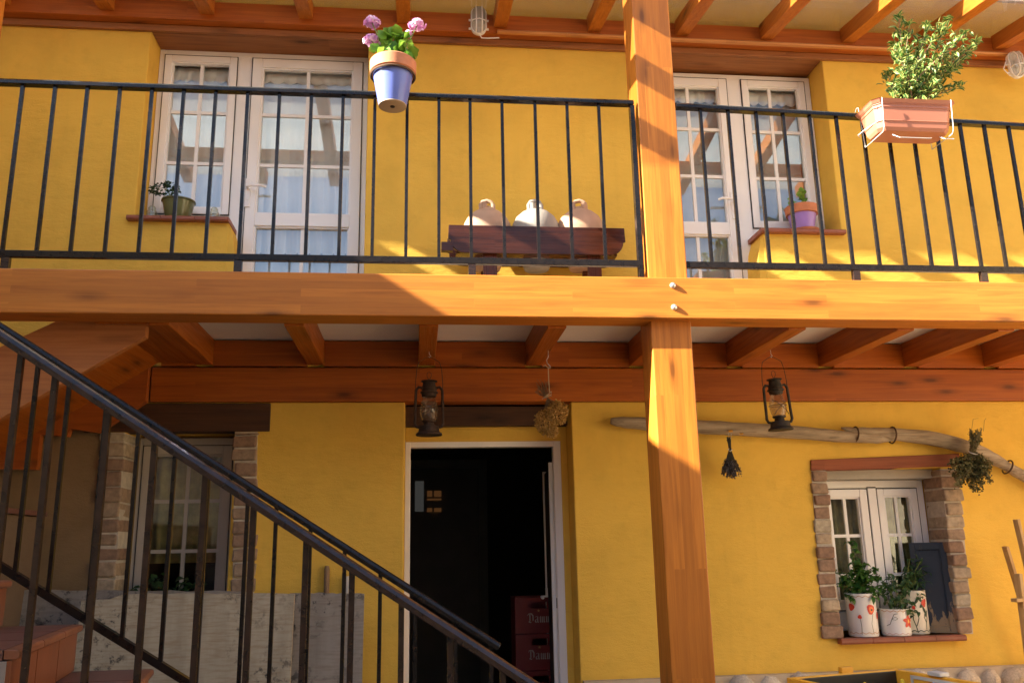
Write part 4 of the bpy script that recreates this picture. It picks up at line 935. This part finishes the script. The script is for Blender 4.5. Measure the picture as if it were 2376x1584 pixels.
# ------------------------------------------------------------------ hurricane lanterns
def lantern(label, hook, base_z, tilt, metal):
    hook = Vector(hook); H = hook.z-.03-base_z
    t = thing('hurricane_lantern', label, 'lantern', (hook.x, hook.y, base_z), 'lanterns hanging under the balcony')
    Rt = Matrix.Rotation(tilt, 4, 'Y'); piv = Vector((hook.x, hook.y, hook.z-.03))
    def put(m, name, mat, sm=True):
        m.v = [tuple(piv+(Rt @ (Vector((hook.x+v[0], hook.y+v[1], base_z+v[2]))-piv))) for v in m.v]; return m.build(name, mat, t, smooth=sm)
    k = H/.50; o = (0, 0, 0)
    S = lambda pr: [(r*k, z*k) for r, z in pr]
    put(MB().lathe(S([(0, .002), (.080, 0), (.083, .004), (.080, .012), (.066, .022), (.062, .05), (.058, .058), (.035, .062), (.03, .08), (.042, .084), (.044, .094), (.025, .10), (0, .102)]), o, 28, cap=False), 'fuel_tank', metal)
    put(MB().lathe(S([(.040, .095), (.050, .115), (.056, .145), (.053, .18), (.044, .22), (.040, .245)]), o, 24, cap=False), 'glass_chimney', LGLASS)
    put(MB().lathe(S([(.042, .242), (.046, .246), (.046, .262), (.055, .266), (.056, .272), (.048, .278), (.047, .30), (.040, .318), (.038, .335), (.052, .340), (.050, .345), (.03, .349), (0, .350)]), o, 24, cap=False), 'chimney_cap', metal)
    for s in (-1, 1):
        m = MB(); m.tube([Vector(p)*k for p in ((s*.045, 0, .30), (s*.066, 0, .305), (s*.082, 0, .285), (s*.084, 0, .22), (s*.086, 0, .12), (s*.088, 0, .075), (s*.078, 0, .055), (s*.058, 0, .05))], .0095*k, 8); put(m, 'side_tube', metal)
    m = MB()
    for s in (-1, 1): m.tube([Vector(p)*k for p in ((s*.05, -.045, .10), (s*.03, -.056, .13), (0, -.060, .155), (-s*.03, -.056, .185), (-s*.05, -.04, .20))], .0024*k, 5)
    m.tube([Vector(p)*k for p in cyc((0, 0, .165), .058, 16)], .0022*k, 5, closed=True); put(m, 'guard_wire', IRON)
    m = MB(); m.tube([Vector(p)*k for p in ((0, 0, .348), (-.014, 0, .375), (-.012, 0, .395), (0, 0, .402), (.012, 0, .395), (.014, 0, .375), (0, 0, .348))], .0022*k, 5); put(m, 'lift_ring', IRON)
    m = MB(); m.tube([Vector(p)*k for p in ((-.084, 0, .285), (-.086, 0, .32), (-.078, 0, .42), (-.066, 0, .465), (-.03, 0, .488), (0, 0, .50), (.03, 0, .488), (.066, 0, .465), (.078, 0, .42), (.086, 0, .32), (.084, 0, .285))], .0026*k, 6); put(m, 'bail_handle', IRON)
    m = MB(); m.tube([hook+Vector((0, 0, .01)), hook+Vector((0, 0, -.015)), hook+Vector((.008, 0, -.024)), hook+Vector((.002, 0, -.034)), hook+Vector((-.006, 0, -.028))], .0022, 6); m.build('ceiling_hook', GALV, t)
    return t
h1 = atZ(996, 816, 2.62); h2 = atZ(1788, 816, 2.62)
lantern('rusty hurricane lantern hanging before the dark doorway', h1, atY(996, 1010, h1.y).z, .0, RUST)
lantern('slim dark hurricane lantern hanging right of the wooden post', h2, atY(1800, 998, h2.y).z, -.045, simple('lantern_dark', (.045, .036, .028), .65, .4, .45, 25, .3, 90))

# ------------------------------------------------------------------ dried bunches
h3 = atZ(1272, 812, 2.62)
db = thing('dried_flower_bunch', 'bunch of dried yellow flowers hanging on a string before the doorway', 'dried flowers', h3)
q = lambda u, v_, dy=0: atY(u, v_, h3.y+dy)
m = MB(); m.tube([h3, q(1272, 828), q(1268, 835), q(1270, 843), q(1277, 850), q(1277, 853), q(1272, 853)], .0028, 6); m.build('hook', GALV, db, smooth=True)
m = MB(); m.tube([q(1272, 852), q(1273, 880), q(1275, 910)], .003, 5); m.tube([q(1258, 925, -.02), q(1268, 918, -.03), q(1279, 908, -.02), q(1279, 915, -.01), q(1262, 924, -.03), q(1280, 918, -.02)], .0028, 5); m.tube([q(1271, 853), q(1264, 846), q(1262, 850)], .0025, 5); m.build('string', STRING, db, smooth=True)
m = MB(); nk = q(1270, 922)
for k in range(26):
    e = q(rnd.uniform(1238, 1272), rnd.uniform(878, 912), rnd.uniform(-.03, .03)); m.tube([nk, nk.lerp(e, .6)+rvec()*.008, e], [.003, .0025, .0018], 4)
for k in range(16):
    e = q(rnd.uniform(1256, 1310), rnd.uniform(940, 990), rnd.uniform(-.03, .03)); m.tube([nk, e], .0025, 4)
m.build('stalks', STEMB, db)
m = MB(); m.uv = []
for k in range(2200):
    t = rnd.random(); 
    if t < .5: cx, cy, rx_, ry_ = 1292, 957, 26, 30
    elif t < .85: cx, cy, rx_, ry_ = 1266, 978, 25, 31
    else: cx, cy, rx_, ry_ = 1280, 1000, 14, 16
    d = rvec(); rad = rnd.uniform(.75, 1.0); c = q(cx+d.x*rx_*rad, cy+d.z*ry_*rad, d.y*.05*rad); m.leaf(c, rvec()+d*.6, rvec(), rnd.uniform(.010, .017), .011, .5)
m.build('flowers', LEAF_Y, db, fixn=False)

lv = thing('lavender_bunch', 'small dark lavender bunch hanging upside down from the weathered pole', 'dried flowers', atY(1693, 1000, 1.09))
q = lambda u, v_, dy=0: atY(u, v_, 1.07+dy)
m = MB(); m.tube([q(1690, 1004), q(1693, 1040), q(1697, 1006)], .0018, 5); m.tube([q(1689, 1042, -.015), q(1694, 1047, -.02), q(1699, 1043, -.015), q(1695, 1039, .0)], .003, 5, closed=True); m.build('string', WHITEW, lv)
m = MB(); lf = MB(); lf.uv = []
for k in range(70):
    b_ = q(1694+rnd.uniform(-3, 3), 1044, rnd.uniform(-.012, .012)); t = q(rnd.uniform(1686, 1696), rnd.uniform(1012, 1024), rnd.uniform(-.01, .01)); f = rnd.uniform(-1, 1)
    e = q(1697+f*24, 1108-abs(f)*8+rnd.uniform(-14, 4), rnd.uniform(-.05, .03)); m.tube([t, b_, b_.lerp(e, .4)+Vector((0, 0, -.01)), e], .0016, 4)
    for j in range(16):
        f2 = rnd.uniform(.45, 1); c = b_.lerp(e, f2); lf.leaf(c+rvec()*.005, (e-b_).normalized()+rvec()*.6, rvec(), .011, .006, .3)
m.build('stalks', simple('lavender_stalk', (.05, .045, .035), .9), lv); lf.build('flower_spikes', LEAF_L, lv, fixn=False)

hp_ = thing('herb_bunch', 'large bushy bunch of dried herbs hanging at the right of the brick window', 'dried flowers', atY(2256, 985, 1.02))
q = lambda u, v_, dy=0: atY(u, v_, 1.02+dy)
m = MB(); lf = MB(); lf.uv = []
for k in range(80):
    b_ = q(2257+rnd.uniform(-8, 8), 1050, rnd.uniform(-.025, .025)); t = q(rnd.uniform(2247, 2280), rnd.uniform(992, 1020), rnd.uniform(-.03, .03)); f = rnd.uniform(-1, 1)
    e = q(2252+f*47, 1138-abs(f)**2*22+rnd.uniform(-50, 6), rnd.uniform(-.10, .07)); pts = [t, b_, b_.lerp(e, .35)+Vector((0, 0, -.015)), e]; m.tube(pts, .0017, 4)
    for j in range(7): c = t.lerp(b_, rnd.uniform(0, .9)); lf.leaf(c+rvec()*.006, rvec(), rvec(), .012, .008, .3)
    for j in range(34): c = b_.lerp(e, rnd.uniform(.3, 1.02)); lf.leaf(c+rvec()*rnd.uniform(.004, .022), rvec(), rvec(), rnd.uniform(.013, .022), .014, .4)
m.tube([q(2254, 1000), q(2258, 972), q(2270, 970)], .0012, 4); m.tube([q(2282, 1000), q(2284, 975), q(2288, 970)], .0012, 4)
m.build('stalks', simple('herb_stalk', (.16, .13, .06), .9), hp_); lf.build('leaves', LEAF_H, hp_, fixn=False)
m = MB(); m.tube([q(2247, 1046, 0), q(2250, 1049, -.03), q(2258, 1052, -.04), q(2267, 1054, -.03), q(2270, 1053, 0), q(2258, 1049, .03)], .0035, 6, closed=True); m.build('string', WHITEW, hp_)

# ------------------------------------------------------------------ weathered pole on the wall
pole = thing('weathered_pole', 'weathered grey curved wooden shaft bound with iron rings, fixed on the wall', 'pole', atY(1900, 1000, 1.12))
def oldwood():
    m, nt, b = newmat('wood_weathered'); v = coords(nt, (1.2, 14, 14)); n1 = noise(nt, v, 3, 7, .65, .4); n2 = noise(nt, coords(nt, (3, 60, 60)), 2, 4); n3 = noise(nt, coords(nt), 6, 4)
    c = ramp(nt, n1, [(.3, (.16, .11, .065)), (.5, (.34, .26, .17)), (.75, (.48, .39, .28))]); c = mixc(nt, mval(nt, 'MULTIPLY', ramp_f(nt, n2, .55, .72), .7), c, (.07, .045, .025)); c = mixc(nt, mval(nt, 'MULTIPLY', n3, .3), c, (.5, .42, .30))
    L(nt, c, b.inputs['Base Color']); b.inputs['Roughness'].default_value = .9; bump(nt, b, mval(nt, 'ADD', n1, n2), .5, .006); return m
OLDW = oldwood()
def polepart(pts, name):
    P3 = [atY(u, v_, 1.13) for u, v_, r in pts]; R3 = [r for *_, r in pts]; out = []; rr = []
    for i in range(len(P3)-1):
        for k in range(4):
            t = k/4; p0 = P3[max(0, i-1)]; p1, p2 = P3[i], P3[i+1]; p3 = P3[min(len(P3)-1, i+2)]
            out.append(.5*((2*p1)+(p2-p0)*t+(2*p0-5*p1+4*p2-p3)*t*t+(3*p1-p0-3*p2+p3)*t**3)+Vector((0, rnd.uniform(-.002, .002), rnd.uniform(-.002, .002)))); rr.append((R3[i]+(R3[i+1]-R3[i])*t)*rnd.uniform(.96, 1.04))
    out.append(P3[-1]); rr.append(R3[-1]); return MB().tube(out, rr, 14).build(name, OLDW, pole, smooth='all')
polepart([(1417, 977, .018), (1440, 979, .033), (1500, 983, .041), (1640, 991, .043), (1760, 998, .043), (1880, 1006, .042), (1960, 1013, .036), (2035, 1018, .030), (2080, 1018, .006)], 'shaft')
polepart([(1952, 993, .006), (1985, 998, .020), (2060, 1006, .040), (2150, 1015, .046), (2220, 1030, .046), (2270, 1047, .043), (2320, 1072, .036), (2345, 1088, .026)], 'shaft')
polepart([(2300, 1072, .012), (2325, 1078, .028), (2360, 1095, .036), (2420, 1130, .038), (2500, 1180, .034)], 'shaft')
def pring(u, v_, r, du, dv):
    a_, b_ = atY(u, v_, 1.125), atY(u+du, v_+dv, 1.125); d = (b_-a_).normalized(); n_ = Vector((0, 1, 0)); s_ = d.cross(n_).normalized(); m = MB()
    m.tube([a_+(n_*math.cos(t)+s_*math.sin(t))*r for t in [k*2*math.pi/18 for k in range(18)]], .0055, 6, closed=True); m.build('iron_ring', IRON, pole, smooth=True)
pring(1984, 1007, .047, 10, 1); pring(2070, 1009, .052, 10, 1); pring(2338, 1083, .047, 10, 5)
BRASS = simple('brass', (.75, .42, .08), .35, .7)
m = MB(); a_ = atY(1695, 1000, 1.08); m.tube([a_+Vector((-.012, 0, 0)), a_+Vector((.012, -.004, .002))], .007, 8); a_ = atY(1720, 1006, 1.08); m.tube([a_+Vector((-.01, 0, 0)), a_+Vector((.01, -.004, 0))], .005, 8); m.build('brass_hook', BRASS, pole, smooth=True)

# ------------------------------------------------------------------ brick window: painted cans and shutter
sz_ = .928
REDP = simple('paint_red', (.62, .045, .02), .4); ORP = simple('paint_orange', (.80, .16, .035), .4); GRP = simple('paint_dark_green', (.02, .05, .02), .5); TANP = simple('paint_tan_line', (.55, .30, .12), .5); YEP = simple('paint_yellow', (.8, .45, .10), .5)
CREAM = simple('can_cream', (.78, .73, .60), .35, 0, .05, 5); CREAMW = simple('can_white', (.78, .77, .74), .35, 0, .05, 5)
def can(label, c, r, h, mat, ribs=False):
    t = thing('painted_can', label, 'flower pot', c, 'painted cans on the sill'); pr = [(0, 0), (r*.97, 0), (r, .006)]
    if ribs:
        for k in range(14): z = .014+(h*.55)*k/14; pr += [(r, z), (r*.985, z+h*.02)]
    pr += [(r, h*.7), (r, h-.006), (r*1.015, h-.002), (r*.98, h), (r*.96, h-.02), (r*.95, h-.05)]
    MB().lathe(pr, c, 40, cap=False).build('can', mat, t, smooth=True); MB().lathe([(0, h-.03), (r*.95, h-.03)], c, 20, cap=False).build('soil', SOIL, t); return t
def onc(c, r, s, z, e=.0016): return Vector((c.x+(r+e)*math.sin(s/r), c.y-(r+e)*math.cos(s/r), c.z+z))   # s: arc metres from the front
def paintline(t, c, r, pts, w, mat, name='painted_stem', z0=0):
    m = MB()
    for i in range(len(pts)-1):
        (s0, a0), (s1, a1) = pts[i], pts[i+1]; d = Vector((s1-s0, a1-a0)).normalized(); n_ = Vector((-d.y, d.x))*w/2; e_ = d*w*.3
        m.quad(onc(c, r, s0+n_.x-e_.x, a0+n_.y-e_.y, .0012+i*.00004), onc(c, r, s0-n_.x-e_.x, a0-n_.y-e_.y, .0012+i*.00004), onc(c, r, s1-n_.x+e_.x, a1-n_.y+e_.y, .0012+i*.00004), onc(c, r, s1+n_.x+e_.x, a1+n_.y+e_.y, .0012+i*.00004))
    return m.build(name, mat, t, fixn=False)
def paintblob(t, c, r, s, z, rx_, rz_, mat, e=.0018, n=12, lob=.12, name='painted_flower', ang=0):
    m = MB(); v = [onc(c, r, s, z, e)]
    for k in range(n):
        a_ = 2*math.pi*k/n; q_ = 1+lob*math.sin(a_*3+s*50); x_, y_ = rx_*q_*math.cos(a_), rz_*q_*math.sin(a_); v.append(onc(c, r, s+x_*math.cos(ang)-y_*math.sin(ang), z+x_*math.sin(ang)+y_*math.cos(ang), e))
    m.add(v, [(0, 1+k, 1+(k+1) % n) for k in range(n)]); return m.build(name, mat, t, fixn=False)
def wavy(t, c, r, z, mat, w=.003, amp=.004): paintline(t, c, r, [(-r*1.5+r*3*k/40, z+amp*math.sin(k*1.1)) for k in range(41)], w, mat, 'painted_border')
c1 = Vector((2.765, 1.245, sz_)); t1_ = can('tall white can painted with red poppies holding basil', c1, .090, .255, CREAMW)
F0 = -.19  # camera sees the can from its left
paintblob(t1_, c1, .09, F0*.09+.034, .162, .027, .030, REDP); paintblob(t1_, c1, .09, F0*.09+.036, .160, .017, .018, ORP, .0024); paintblob(t1_, c1, .09, F0*.09+.038, .158, .006, .006, GRP, .003)
paintblob(t1_, c1, .09, F0*.09-.038, .118, .012, .012, REDP); paintblob(t1_, c1, .09, F0*.09+.092, .120, .014, .022, REDP); paintblob(t1_, c1, .09, F0*.09-.085, .175, .020, .022, REDP)
for s, z, e in ((.046, .135, .010), (-.036, .105, -.032), (.097, .10, .10)): paintline(t1_, c1, .09, [(F0*.09+s, z), (F0*.09+(s+e)/2+.002, z/2+.01), (F0*.09+s+(e-s)*.2, .015)], .0025, GRP)
wavy(t1_, c1, .09, .022, TANP); wavy(t1_, c1, .09, .238, TANP)
c2 = Vector((2.975, 1.235, sz_)); t2_ = can('short white ribbed can with an orange painted flower', c2, .088, .158, CREAMW, True)
s0 = F0*.088+.060
for a_ in (.3, 1.6, 2.9, 4.0, 5.2): paintblob(t2_, c2, .088, s0+.022*math.cos(a_), .085+.024*math.sin(a_), .018, .013, REDP, .0018+a_*.0001, ang=a_)
paintblob(t2_, c2, .088, s0, .085, .009, .012, YEP, .0028)
paintline(t2_, c2, .088, [(s0-.14, .06), (s0-.118, .07), (s0-.105, .10), (s0-.09, .128), (s0-.07, .132)], .003, GRP); paintline(t2_, c2, .088, [(s0-.105, .10), (s0-.085, .112), (s0-.07, .102), (s0-.085, .094), (s0-.105, .098)], .002, GRP)
wavy(t2_, c2, .088, .146, TANP, .0035); wavy(t2_, c2, .088, .012, simple('paint_rose_line', (.62, .40, .36), .5), .003)
c3 = Vector((3.135, 1.30, sz_)); t3_ = can('cream can painted with dark stems and red berries beside the blue shutter', c3, .088, .262, CREAM)
for s, pts in enumerate(([(-.06, .02), (-.062, .07), (-.07, .12), (-.066, .17)], [(-.01, .012), (-.018, .05), (-.03, .09), (-.028, .13)], [(-.014, .05), (.0, .085), (.004, .1)], [(.05, .03), (.055, .07), (.04, .10), (.05, .13), (.035, .17)], [(.055, .07), (.068, .10)])): paintline(t3_, c3, .088, [(F0*.088+a_, b_) for a_, b_ in pts], .005, GRP)
for s, z, a_ in ((.03, .175, 1), (.045, .145, 2), (-.05, .1, .6), (.02, .21, 2.3), (.0, .2, 1), (.06, .12, 1.2)): paintblob(t3_, c3, .088, F0*.088+s, z, .022, .009, GRP, .0020, ang=a_, name='painted_leaf')
for s, z in ((.045, .195), (.056, .185), (.038, .185), (.05, .172), (.06, .20), (-.02, .16)): paintblob(t3_, c3, .088, F0*.088+s, z, .010, .012, REDP, .0026)
wavy(t3_, c3, .088, .020, GRP, .004)
def bush(t, c, h0, tips, ln, wd, n, mat, spread=.02):
    m = MB(); lf = MB(); lf.uv = []
    for (x_, y_, z_) in tips:
        s_ = Vector((c.x+rnd.uniform(-.03, .03), c.y+rnd.uniform(-.03, .03), c.z+h0)); e = Vector((c.x+x_, c.y+y_, c.z+z_)); md = s_.lerp(e, .5)+Vector((0, 0, .03)); m.tube([s_, md, e], [.003, .0025, .0015], 5)
        for k in range(n):
            f = rnd.uniform(.25, 1.03); q_ = s_.lerp(md, f*2) if f < .5 else md.lerp(e, f*2-1); d = rvec(); d.z = d.z*.5-.1; lf.leaf(q_+rvec()*spread*rnd.random(), d+Vector((0, -.3, 0)), Vector((0, -.4, 1))+rvec()*.4, ln*rnd.uniform(.6, 1.2), wd*rnd.uniform(.7, 1.2), rnd.uniform(.2, .9))
    m.build('stem', STEM, t); lf.build('leaves', mat, t, fixn=False, smooth='all')
bush(t1_, c1, .24, [(-.03, -.02, .55), (-.01, 0, .50), (-.13, -.03, .30), (-.15, -.02, .38), (-.10, -.05, .34), (.09, -.03, .40), (.12, -.02, .34), (.05, -.06, .33), (0, -.05, .38), (-.05, -.05, .42), (.03, 0, .43), (.15, -.02, .27), (-.12, -.05, .22), (.06, -.1, .22)], .055, .034, 17, LEAF_B)
bush(t2_, c2, .14, [(.0, -.03, .33), (-.06, 0, .34), (.08, -.04, .28), (.06, -.09, .12), (.04, -.10, .20), (-.08, -.02, .24), (.12, -.06, .13), (0, .02, .38), (.12, -.02, .33)], .050, .024, 15, leafmat('leaf_sage', (.035, .09, .030), (.09, .17, .05), trans=.25))
bush(t3_, c3, .25, [(.0, -.02, .40), (.08, -.03, .40), (.03, 0, .46), (.10, -.02, .46), (-.06, -.05, .33), (.05, -.06, .30), (-.08, -.06, .22), (-.05, -.09, .12), (.02, -.09, .20), (.12, 0, .36)], .060, .016, 13, leafmat('leaf_laurel', (.025, .075, .025), (.07, .15, .04), trans=.25))
def peel():
    m, nt, b = newmat('paint_blue_peeling'); v = coords(nt, (1, 1, .35)); n = noise(nt, v, 13, 6, .7); n2 = noise(nt, coords(nt), 3, 3); sp = nt.nodes.new('ShaderNodeSeparateXYZ'); tc = nt.nodes.new('ShaderNodeTexCoord'); L(nt, tc.outputs['Object'], sp.inputs[0])
    low = mval(nt, 'MULTIPLY', ramp_f(nt, mval(nt, 'MULTIPLY', mval(nt, 'SUBTRACT', 1.13, sp.outputs[2]), 5), 0.0, 1.0), .20)
    f = ramp_f(nt, mval(nt, 'ADD', mval(nt, 'ADD', n, low), mval(nt, 'MULTIPLY', mval(nt, 'SUBTRACT', n2, .5), .3)), .62, .66)
    c = mixc(nt, f, ramp_c(nt, n2), (.26, .185, .105)); L(nt, c, b.inputs['Base Color']); b.inputs['Roughness'].default_value = .55; bump(nt, b, f, -.4, .002); return m
def ramp_c(nt, f): return ramp(nt, f, [(.3, (.009, .018, .034)), (.7, (.016, .030, .052))])
PEEL = peel()
sh = thing('old_shutter', 'old blue shutter with peeling paint leaning in the brick window', 'shutter', (3.29, 1.24, sz_))
A0, A1 = Vector((3.178, 1.315, sz_)), Vector((3.358, 1.20, sz_)); ux = (A1-A0).normalized(); uy = Vector((ux.y, -ux.x, 0)); wS = (A1-A0).length; hS = .555
def shb(name, s0, s1, z0, z1, y0=0, y1=.022):
    p_ = []
    for z in (z0, z1):
        for s_, y_ in ((s0, y0), (s1, y0), (s1, y1), (s0, y1)): p_.append(A0+ux*s_-uy*(-y_)*-1+Vector((0, 0, z))+Vector((z*.02, z*.05, 0)))
    return MB().hexa(p_).build(name, PEEL, sh, bevel=.002)
shb('stile', 0, .035, 0, hS); shb('stile', wS-.035, wS, 0, hS); shb('rail', .0352, wS-.0352, 0, .04, .001, .021); shb('rail', .0352, wS-.0352, hS-.045, hS, .001, .021); shb('panel', .0352, wS-.0352, .0402, hS-.0452, .014, .019); shb('panel_bead', .0352, .042, .0402, hS-.0452, .006, .0138); shb('panel_bead', wS-.042, wS-.0352, .0402, hS-.0452, .006, .0138)
shb('second_leaf_edge', wS-.03, wS+.04, .004, hS-.015, .026, .048)

# ------------------------------------------------------------------ red crates inside the doorway
def blackletter(word, x0, z0, hgt, Y, parent):
    G = {'D': ([[(.1, 1), (.6, 1)], [(.35, .95), (.35, .15)], [(.15, .12), (.5, -.02)], [(.5, -.02), (.85, .2)], [(.85, .2), (.85, .75)], [(.85, .75), (.6, 1)], [(.0, .8), (.15, 1)]], 1.1),
         'a': ([[(.1, .62), (.45, .7)], [(.5, .65), (.5, .05)], [(.5, .05), (.65, .0)], [(.15, .3), (.5, .4)], [(.12, .3), (.12, .08)], [(.12, .08), (.3, .0)], [(.3, .0), (.5, .12)]], .78),
         'm': ([[(.05, .6), (.15, .68)], [(.15, .66), (.15, .05)], [(.15, .05), (.25, 0)], [(.2, .58), (.42, .68)], [(.45, .64), (.45, .05)], [(.45, .05), (.55, 0)], [(.5, .58), (.72, .68)], [(.75, .64), (.75, .05)], [(.75, .05), (.88, 0)]], 1.0)}
    m = MB(); x = x0; nb = Vector((.062, .045))*hgt; e = 0
    for ch in word:
        st_, adv = G[ch]
        for seg in st_:
            (ax, az), (bx_, bz_) = seg; e += .00002
            a_ = Vector((x+ax*hgt*.75, z0+az*hgt)); b_ = Vector((x+bx_*hgt*.75, z0+bz_*hgt))
            pts = [a_-nb, a_+nb, b_+nb, b_-nb]; m.quad(*[(p_.x, Y-e, p_.y) for p_ in pts])
        x += adv*hgt*.75
    return m.build('lettering', WHITEPR, parent, fixn=False)
crx0, crx1 = .675, 1.04
for i, zt in enumerate((1.16, .918, .676, .434, .242)):
    zb = zt-.238; c = Vector(((crx0+crx1)/2, 2.25, zb)); lab = ['topmost red beer crate in the stack inside the doorway', 'second red beer crate from the top inside the doorway', 'third red beer crate from the top inside the doorway', 'fourth red beer crate from the top inside the doorway', 'lowest red beer crate inside the doorway'][i]
    if zb < 0: zb = .004
    t = thing('beer_crate', lab, 'crate', (c.x, c.y, zb), 'red crates inside the doorway')
    m = MB(); hx0, hx1, hz0, hz1 = crx0+.115, crx0+.225, zt-.075, zt-.03; Yc = 2.10
    for (a0, a1, b0, b1) in ((crx0, hx0, zb, zt), (hx1, crx1, zb, zt), (hx0, hx1, zb, hz0), (hx0, hx1, hz1, zt)): m.box(a0, a1, Yc+(0 if a0 == crx0 or a1 == crx1 else .0005), Yc+.012, b0, b1)
    m.box(crx0, crx0+.012, Yc+.012, Yc+.29, zb, zt); m.box(crx1-.012, crx1, Yc+.012, Yc+.29, zb, zt); m.box(crx0+.012, crx1-.012, Yc+.278, Yc+.29, zb, zt); m.box(crx0+.012, crx1-.012, Yc+.012, Yc+.278, zb, zb+.01)
    m.build('crate_body', REDC, t); blackletter('Damm', crx0+.088, zt-.165, .058, Yc-.002, t)
    s0_ = MB(); zz = zt-.088; xx = crx0+.165; s0_.add([(xx+(.011 if k % 2 == 0 else .0045)*math.sin(k*math.pi/5), Yc-.002, zz+(.011 if k % 2 == 0 else .0045)*math.cos(k*math.pi/5)) for k in range(10)], [tuple(range(10))]); s0_.build('star_mark', simple('print_ochre', (.35, .22, .08), .6), t)

# ------------------------------------------------------------------ table football
FZ = .872
fA, fB = atZ(1837, 1570, FZ), atZ(2067, 1551, FZ)
ft = thing('football_table', 'yellow table football cabinet with black inside at the lower right', 'game table', ((fA.x+fB.x)/2, fA.y-.3, 0))
YP = simple('table_yellow', (.72, .36, .03), .4, 0, .1, 8); BI = simple('table_black', (.012, .012, .013), .4)
ex = (fB-fA).normalized(); ey = Vector((ex.y, -ex.x, 0)); wF = (fB-fA).length+.06; lF = 1.25
O = fA-ex*.03+ey*.03; O.z = 0
def fbox(name, mat, s0, s1, d0, d1, z0, z1, parent=ft):
    p_ = []
    for z in (z0, z1):
        for s_, d_ in ((s0, d0), (s1, d0), (s1, d1), (s0, d1)): q_ = O+ex*s_+ey*d_; p_.append((q_.x, q_.y, z))
    return MB().hexa(p_).build(name, mat, parent, bevel=.003)
fbox('end_board', YP, 0, wF, -.03, 0, .55, FZ); fbox('end_lining', BI, .032, wF-.032, .0005, .006, .56, FZ-.004)
fbox('side_board', YP, 0, .03, .0005, lF, .55, FZ); fbox('side_board', YP, wF-.03, wF, .0005, lF, .55, FZ); fbox('end_board', YP, 0, wF, lF, lF+.03, .55, FZ); fbox('playfield', simple('field_green', (.02, .12, .05), .5), .03, wF-.03, .006, lF, .66, .67)
for s_ in (.02, wF-.07):
    for d_ in (.02, lF-.07): fbox('leg', YP, s_, s_+.05, d_, d_+.05, 0, .55)
m = MB(); g0 = O+ex*(wF+.002); gq = lambda d_, z: tuple(g0+ey*d_+Vector((0, 0, z)))
CHR = simple('rod_steel', (.6, .6, .6), .25, .9)
for k, d_ in enumerate((.12, .27, .42, .57, .72, .87, 1.02)):
    a_ = O+ey*d_-ex*.12+Vector((0, 0, .80)); b_ = O+ey*d_+ex*(wF+.12)+Vector((0, 0, .80)); MB().tube([a_, b_], .008, 8).build('rod', CHR, ft, smooth=True)
    hd = MB().tube([b_, b_+ex*.09], .016, 10); hd.build('rod_grip', BI, ft, smooth=True)
    for j in range(3):
        c_ = a_.lerp(b_, (j+1)/4+.05*(k % 2)); mt = (simple('player_yellow', (.75, .55, .05), .4), simple('player_blue', (.12, .35, .70), .4))[k % 2]
        MB().lathe([(0, -.075), (.012, -.075), (.010, -.04), (.017, -.02), (.018, .012), (.008, .018), (.011, .03), (.009, .045), (0, .05)], c_, 10, cap=False).build('player', mt, ft, smooth=True)
wf_ = MB(); wF1 = wF-.031
for (d0, d1, z0, z1) in ((.10, .115, .60, .86), (.10, .42, .845, .86), (.405, .42, .60, .845)):
    p_ = []
    for z in (z0, z1):
        for s_, d_ in ((wF1-.004, d0), (wF1, d0), (wF1, d1), (wF1-.004, d1)): q_ = O+ex*s_+ey*d_; p_.append((q_.x, q_.y, z))
    wf_.hexa(p_)
wf_.build('white_outline', WHITEW, ft)
fbox('score_clip', WHITEW, wF-.045, wF+.01, .22, .30, FZ+.002, FZ+.02); fbox('handle_block', YP, .50*wF, .50*wF+.07, -.06, -.032, FZ-.01, FZ+.025)

# ------------------------------------------------------------------ easel at the right edge
ea = thing('wooden_easel', 'pale pine easel leaning at the right edge by the stone plinth', 'easel', (3.55, .75, 0))
def eb(name, p0, p1, w_, h_): MB().bar(p0, p1, w_, h_, (0, 1, 0)).build(name, W_PINE, ea, bevel=.003)
eb('leg', atY(2358, 1204, .86), Vector((3.72, .80, .0)), .020, .045); eb('leg', atY(2362, 1330, .72), Vector((3.40, .66, 0)), .022, .050)
eb('leg', Vector((3.62, 1.0, 1.45)), Vector((3.95, 1.12, .01)), .02, .045)
a_ = atY(2352, 1392, .70); eb('cross_bar', a_, Vector((3.95, .74, a_.z+.02)), .02, .05); eb('cross_bar', Vector((3.42, .70, .55)), Vector((3.95, .74, .55)), .02, .05)

# dark plant pot standing in the shaded window
c = atY(385, 1375, 1.30); c.z = 1.052; sp_ = thing('window_plant', 'dark leafy pot plant on the shaded sill behind the slabs', 'plant', (c.x, 1.27, 1.052)); c = Vector((c.x, 1.27, 1.052))
MB().lathe([(0, 0), (.06, 0), (.08, .13), (.07, .13)], c, 24, cap=False).build('pot', CERA, sp_, smooth=True)
bush(sp_, c, .12, [(-.12, 0, .26), (.0, -.02, .33), (.12, 0, .30), (-.2, -.02, .24), (.2, 0, .28), (.06, .03, .22), (-.08, .03, .30)], .05, .04, 18, LEAF_D, .03)
B_ = B('dark_box', simple('dark_box_cover', (.02, .02, .022), .4), None, -1.36, -1.16, DR+.10, DR+.13, 1.06, 1.44); tag(B_, 'dark flat panel standing inside the shaded window', 'panel')
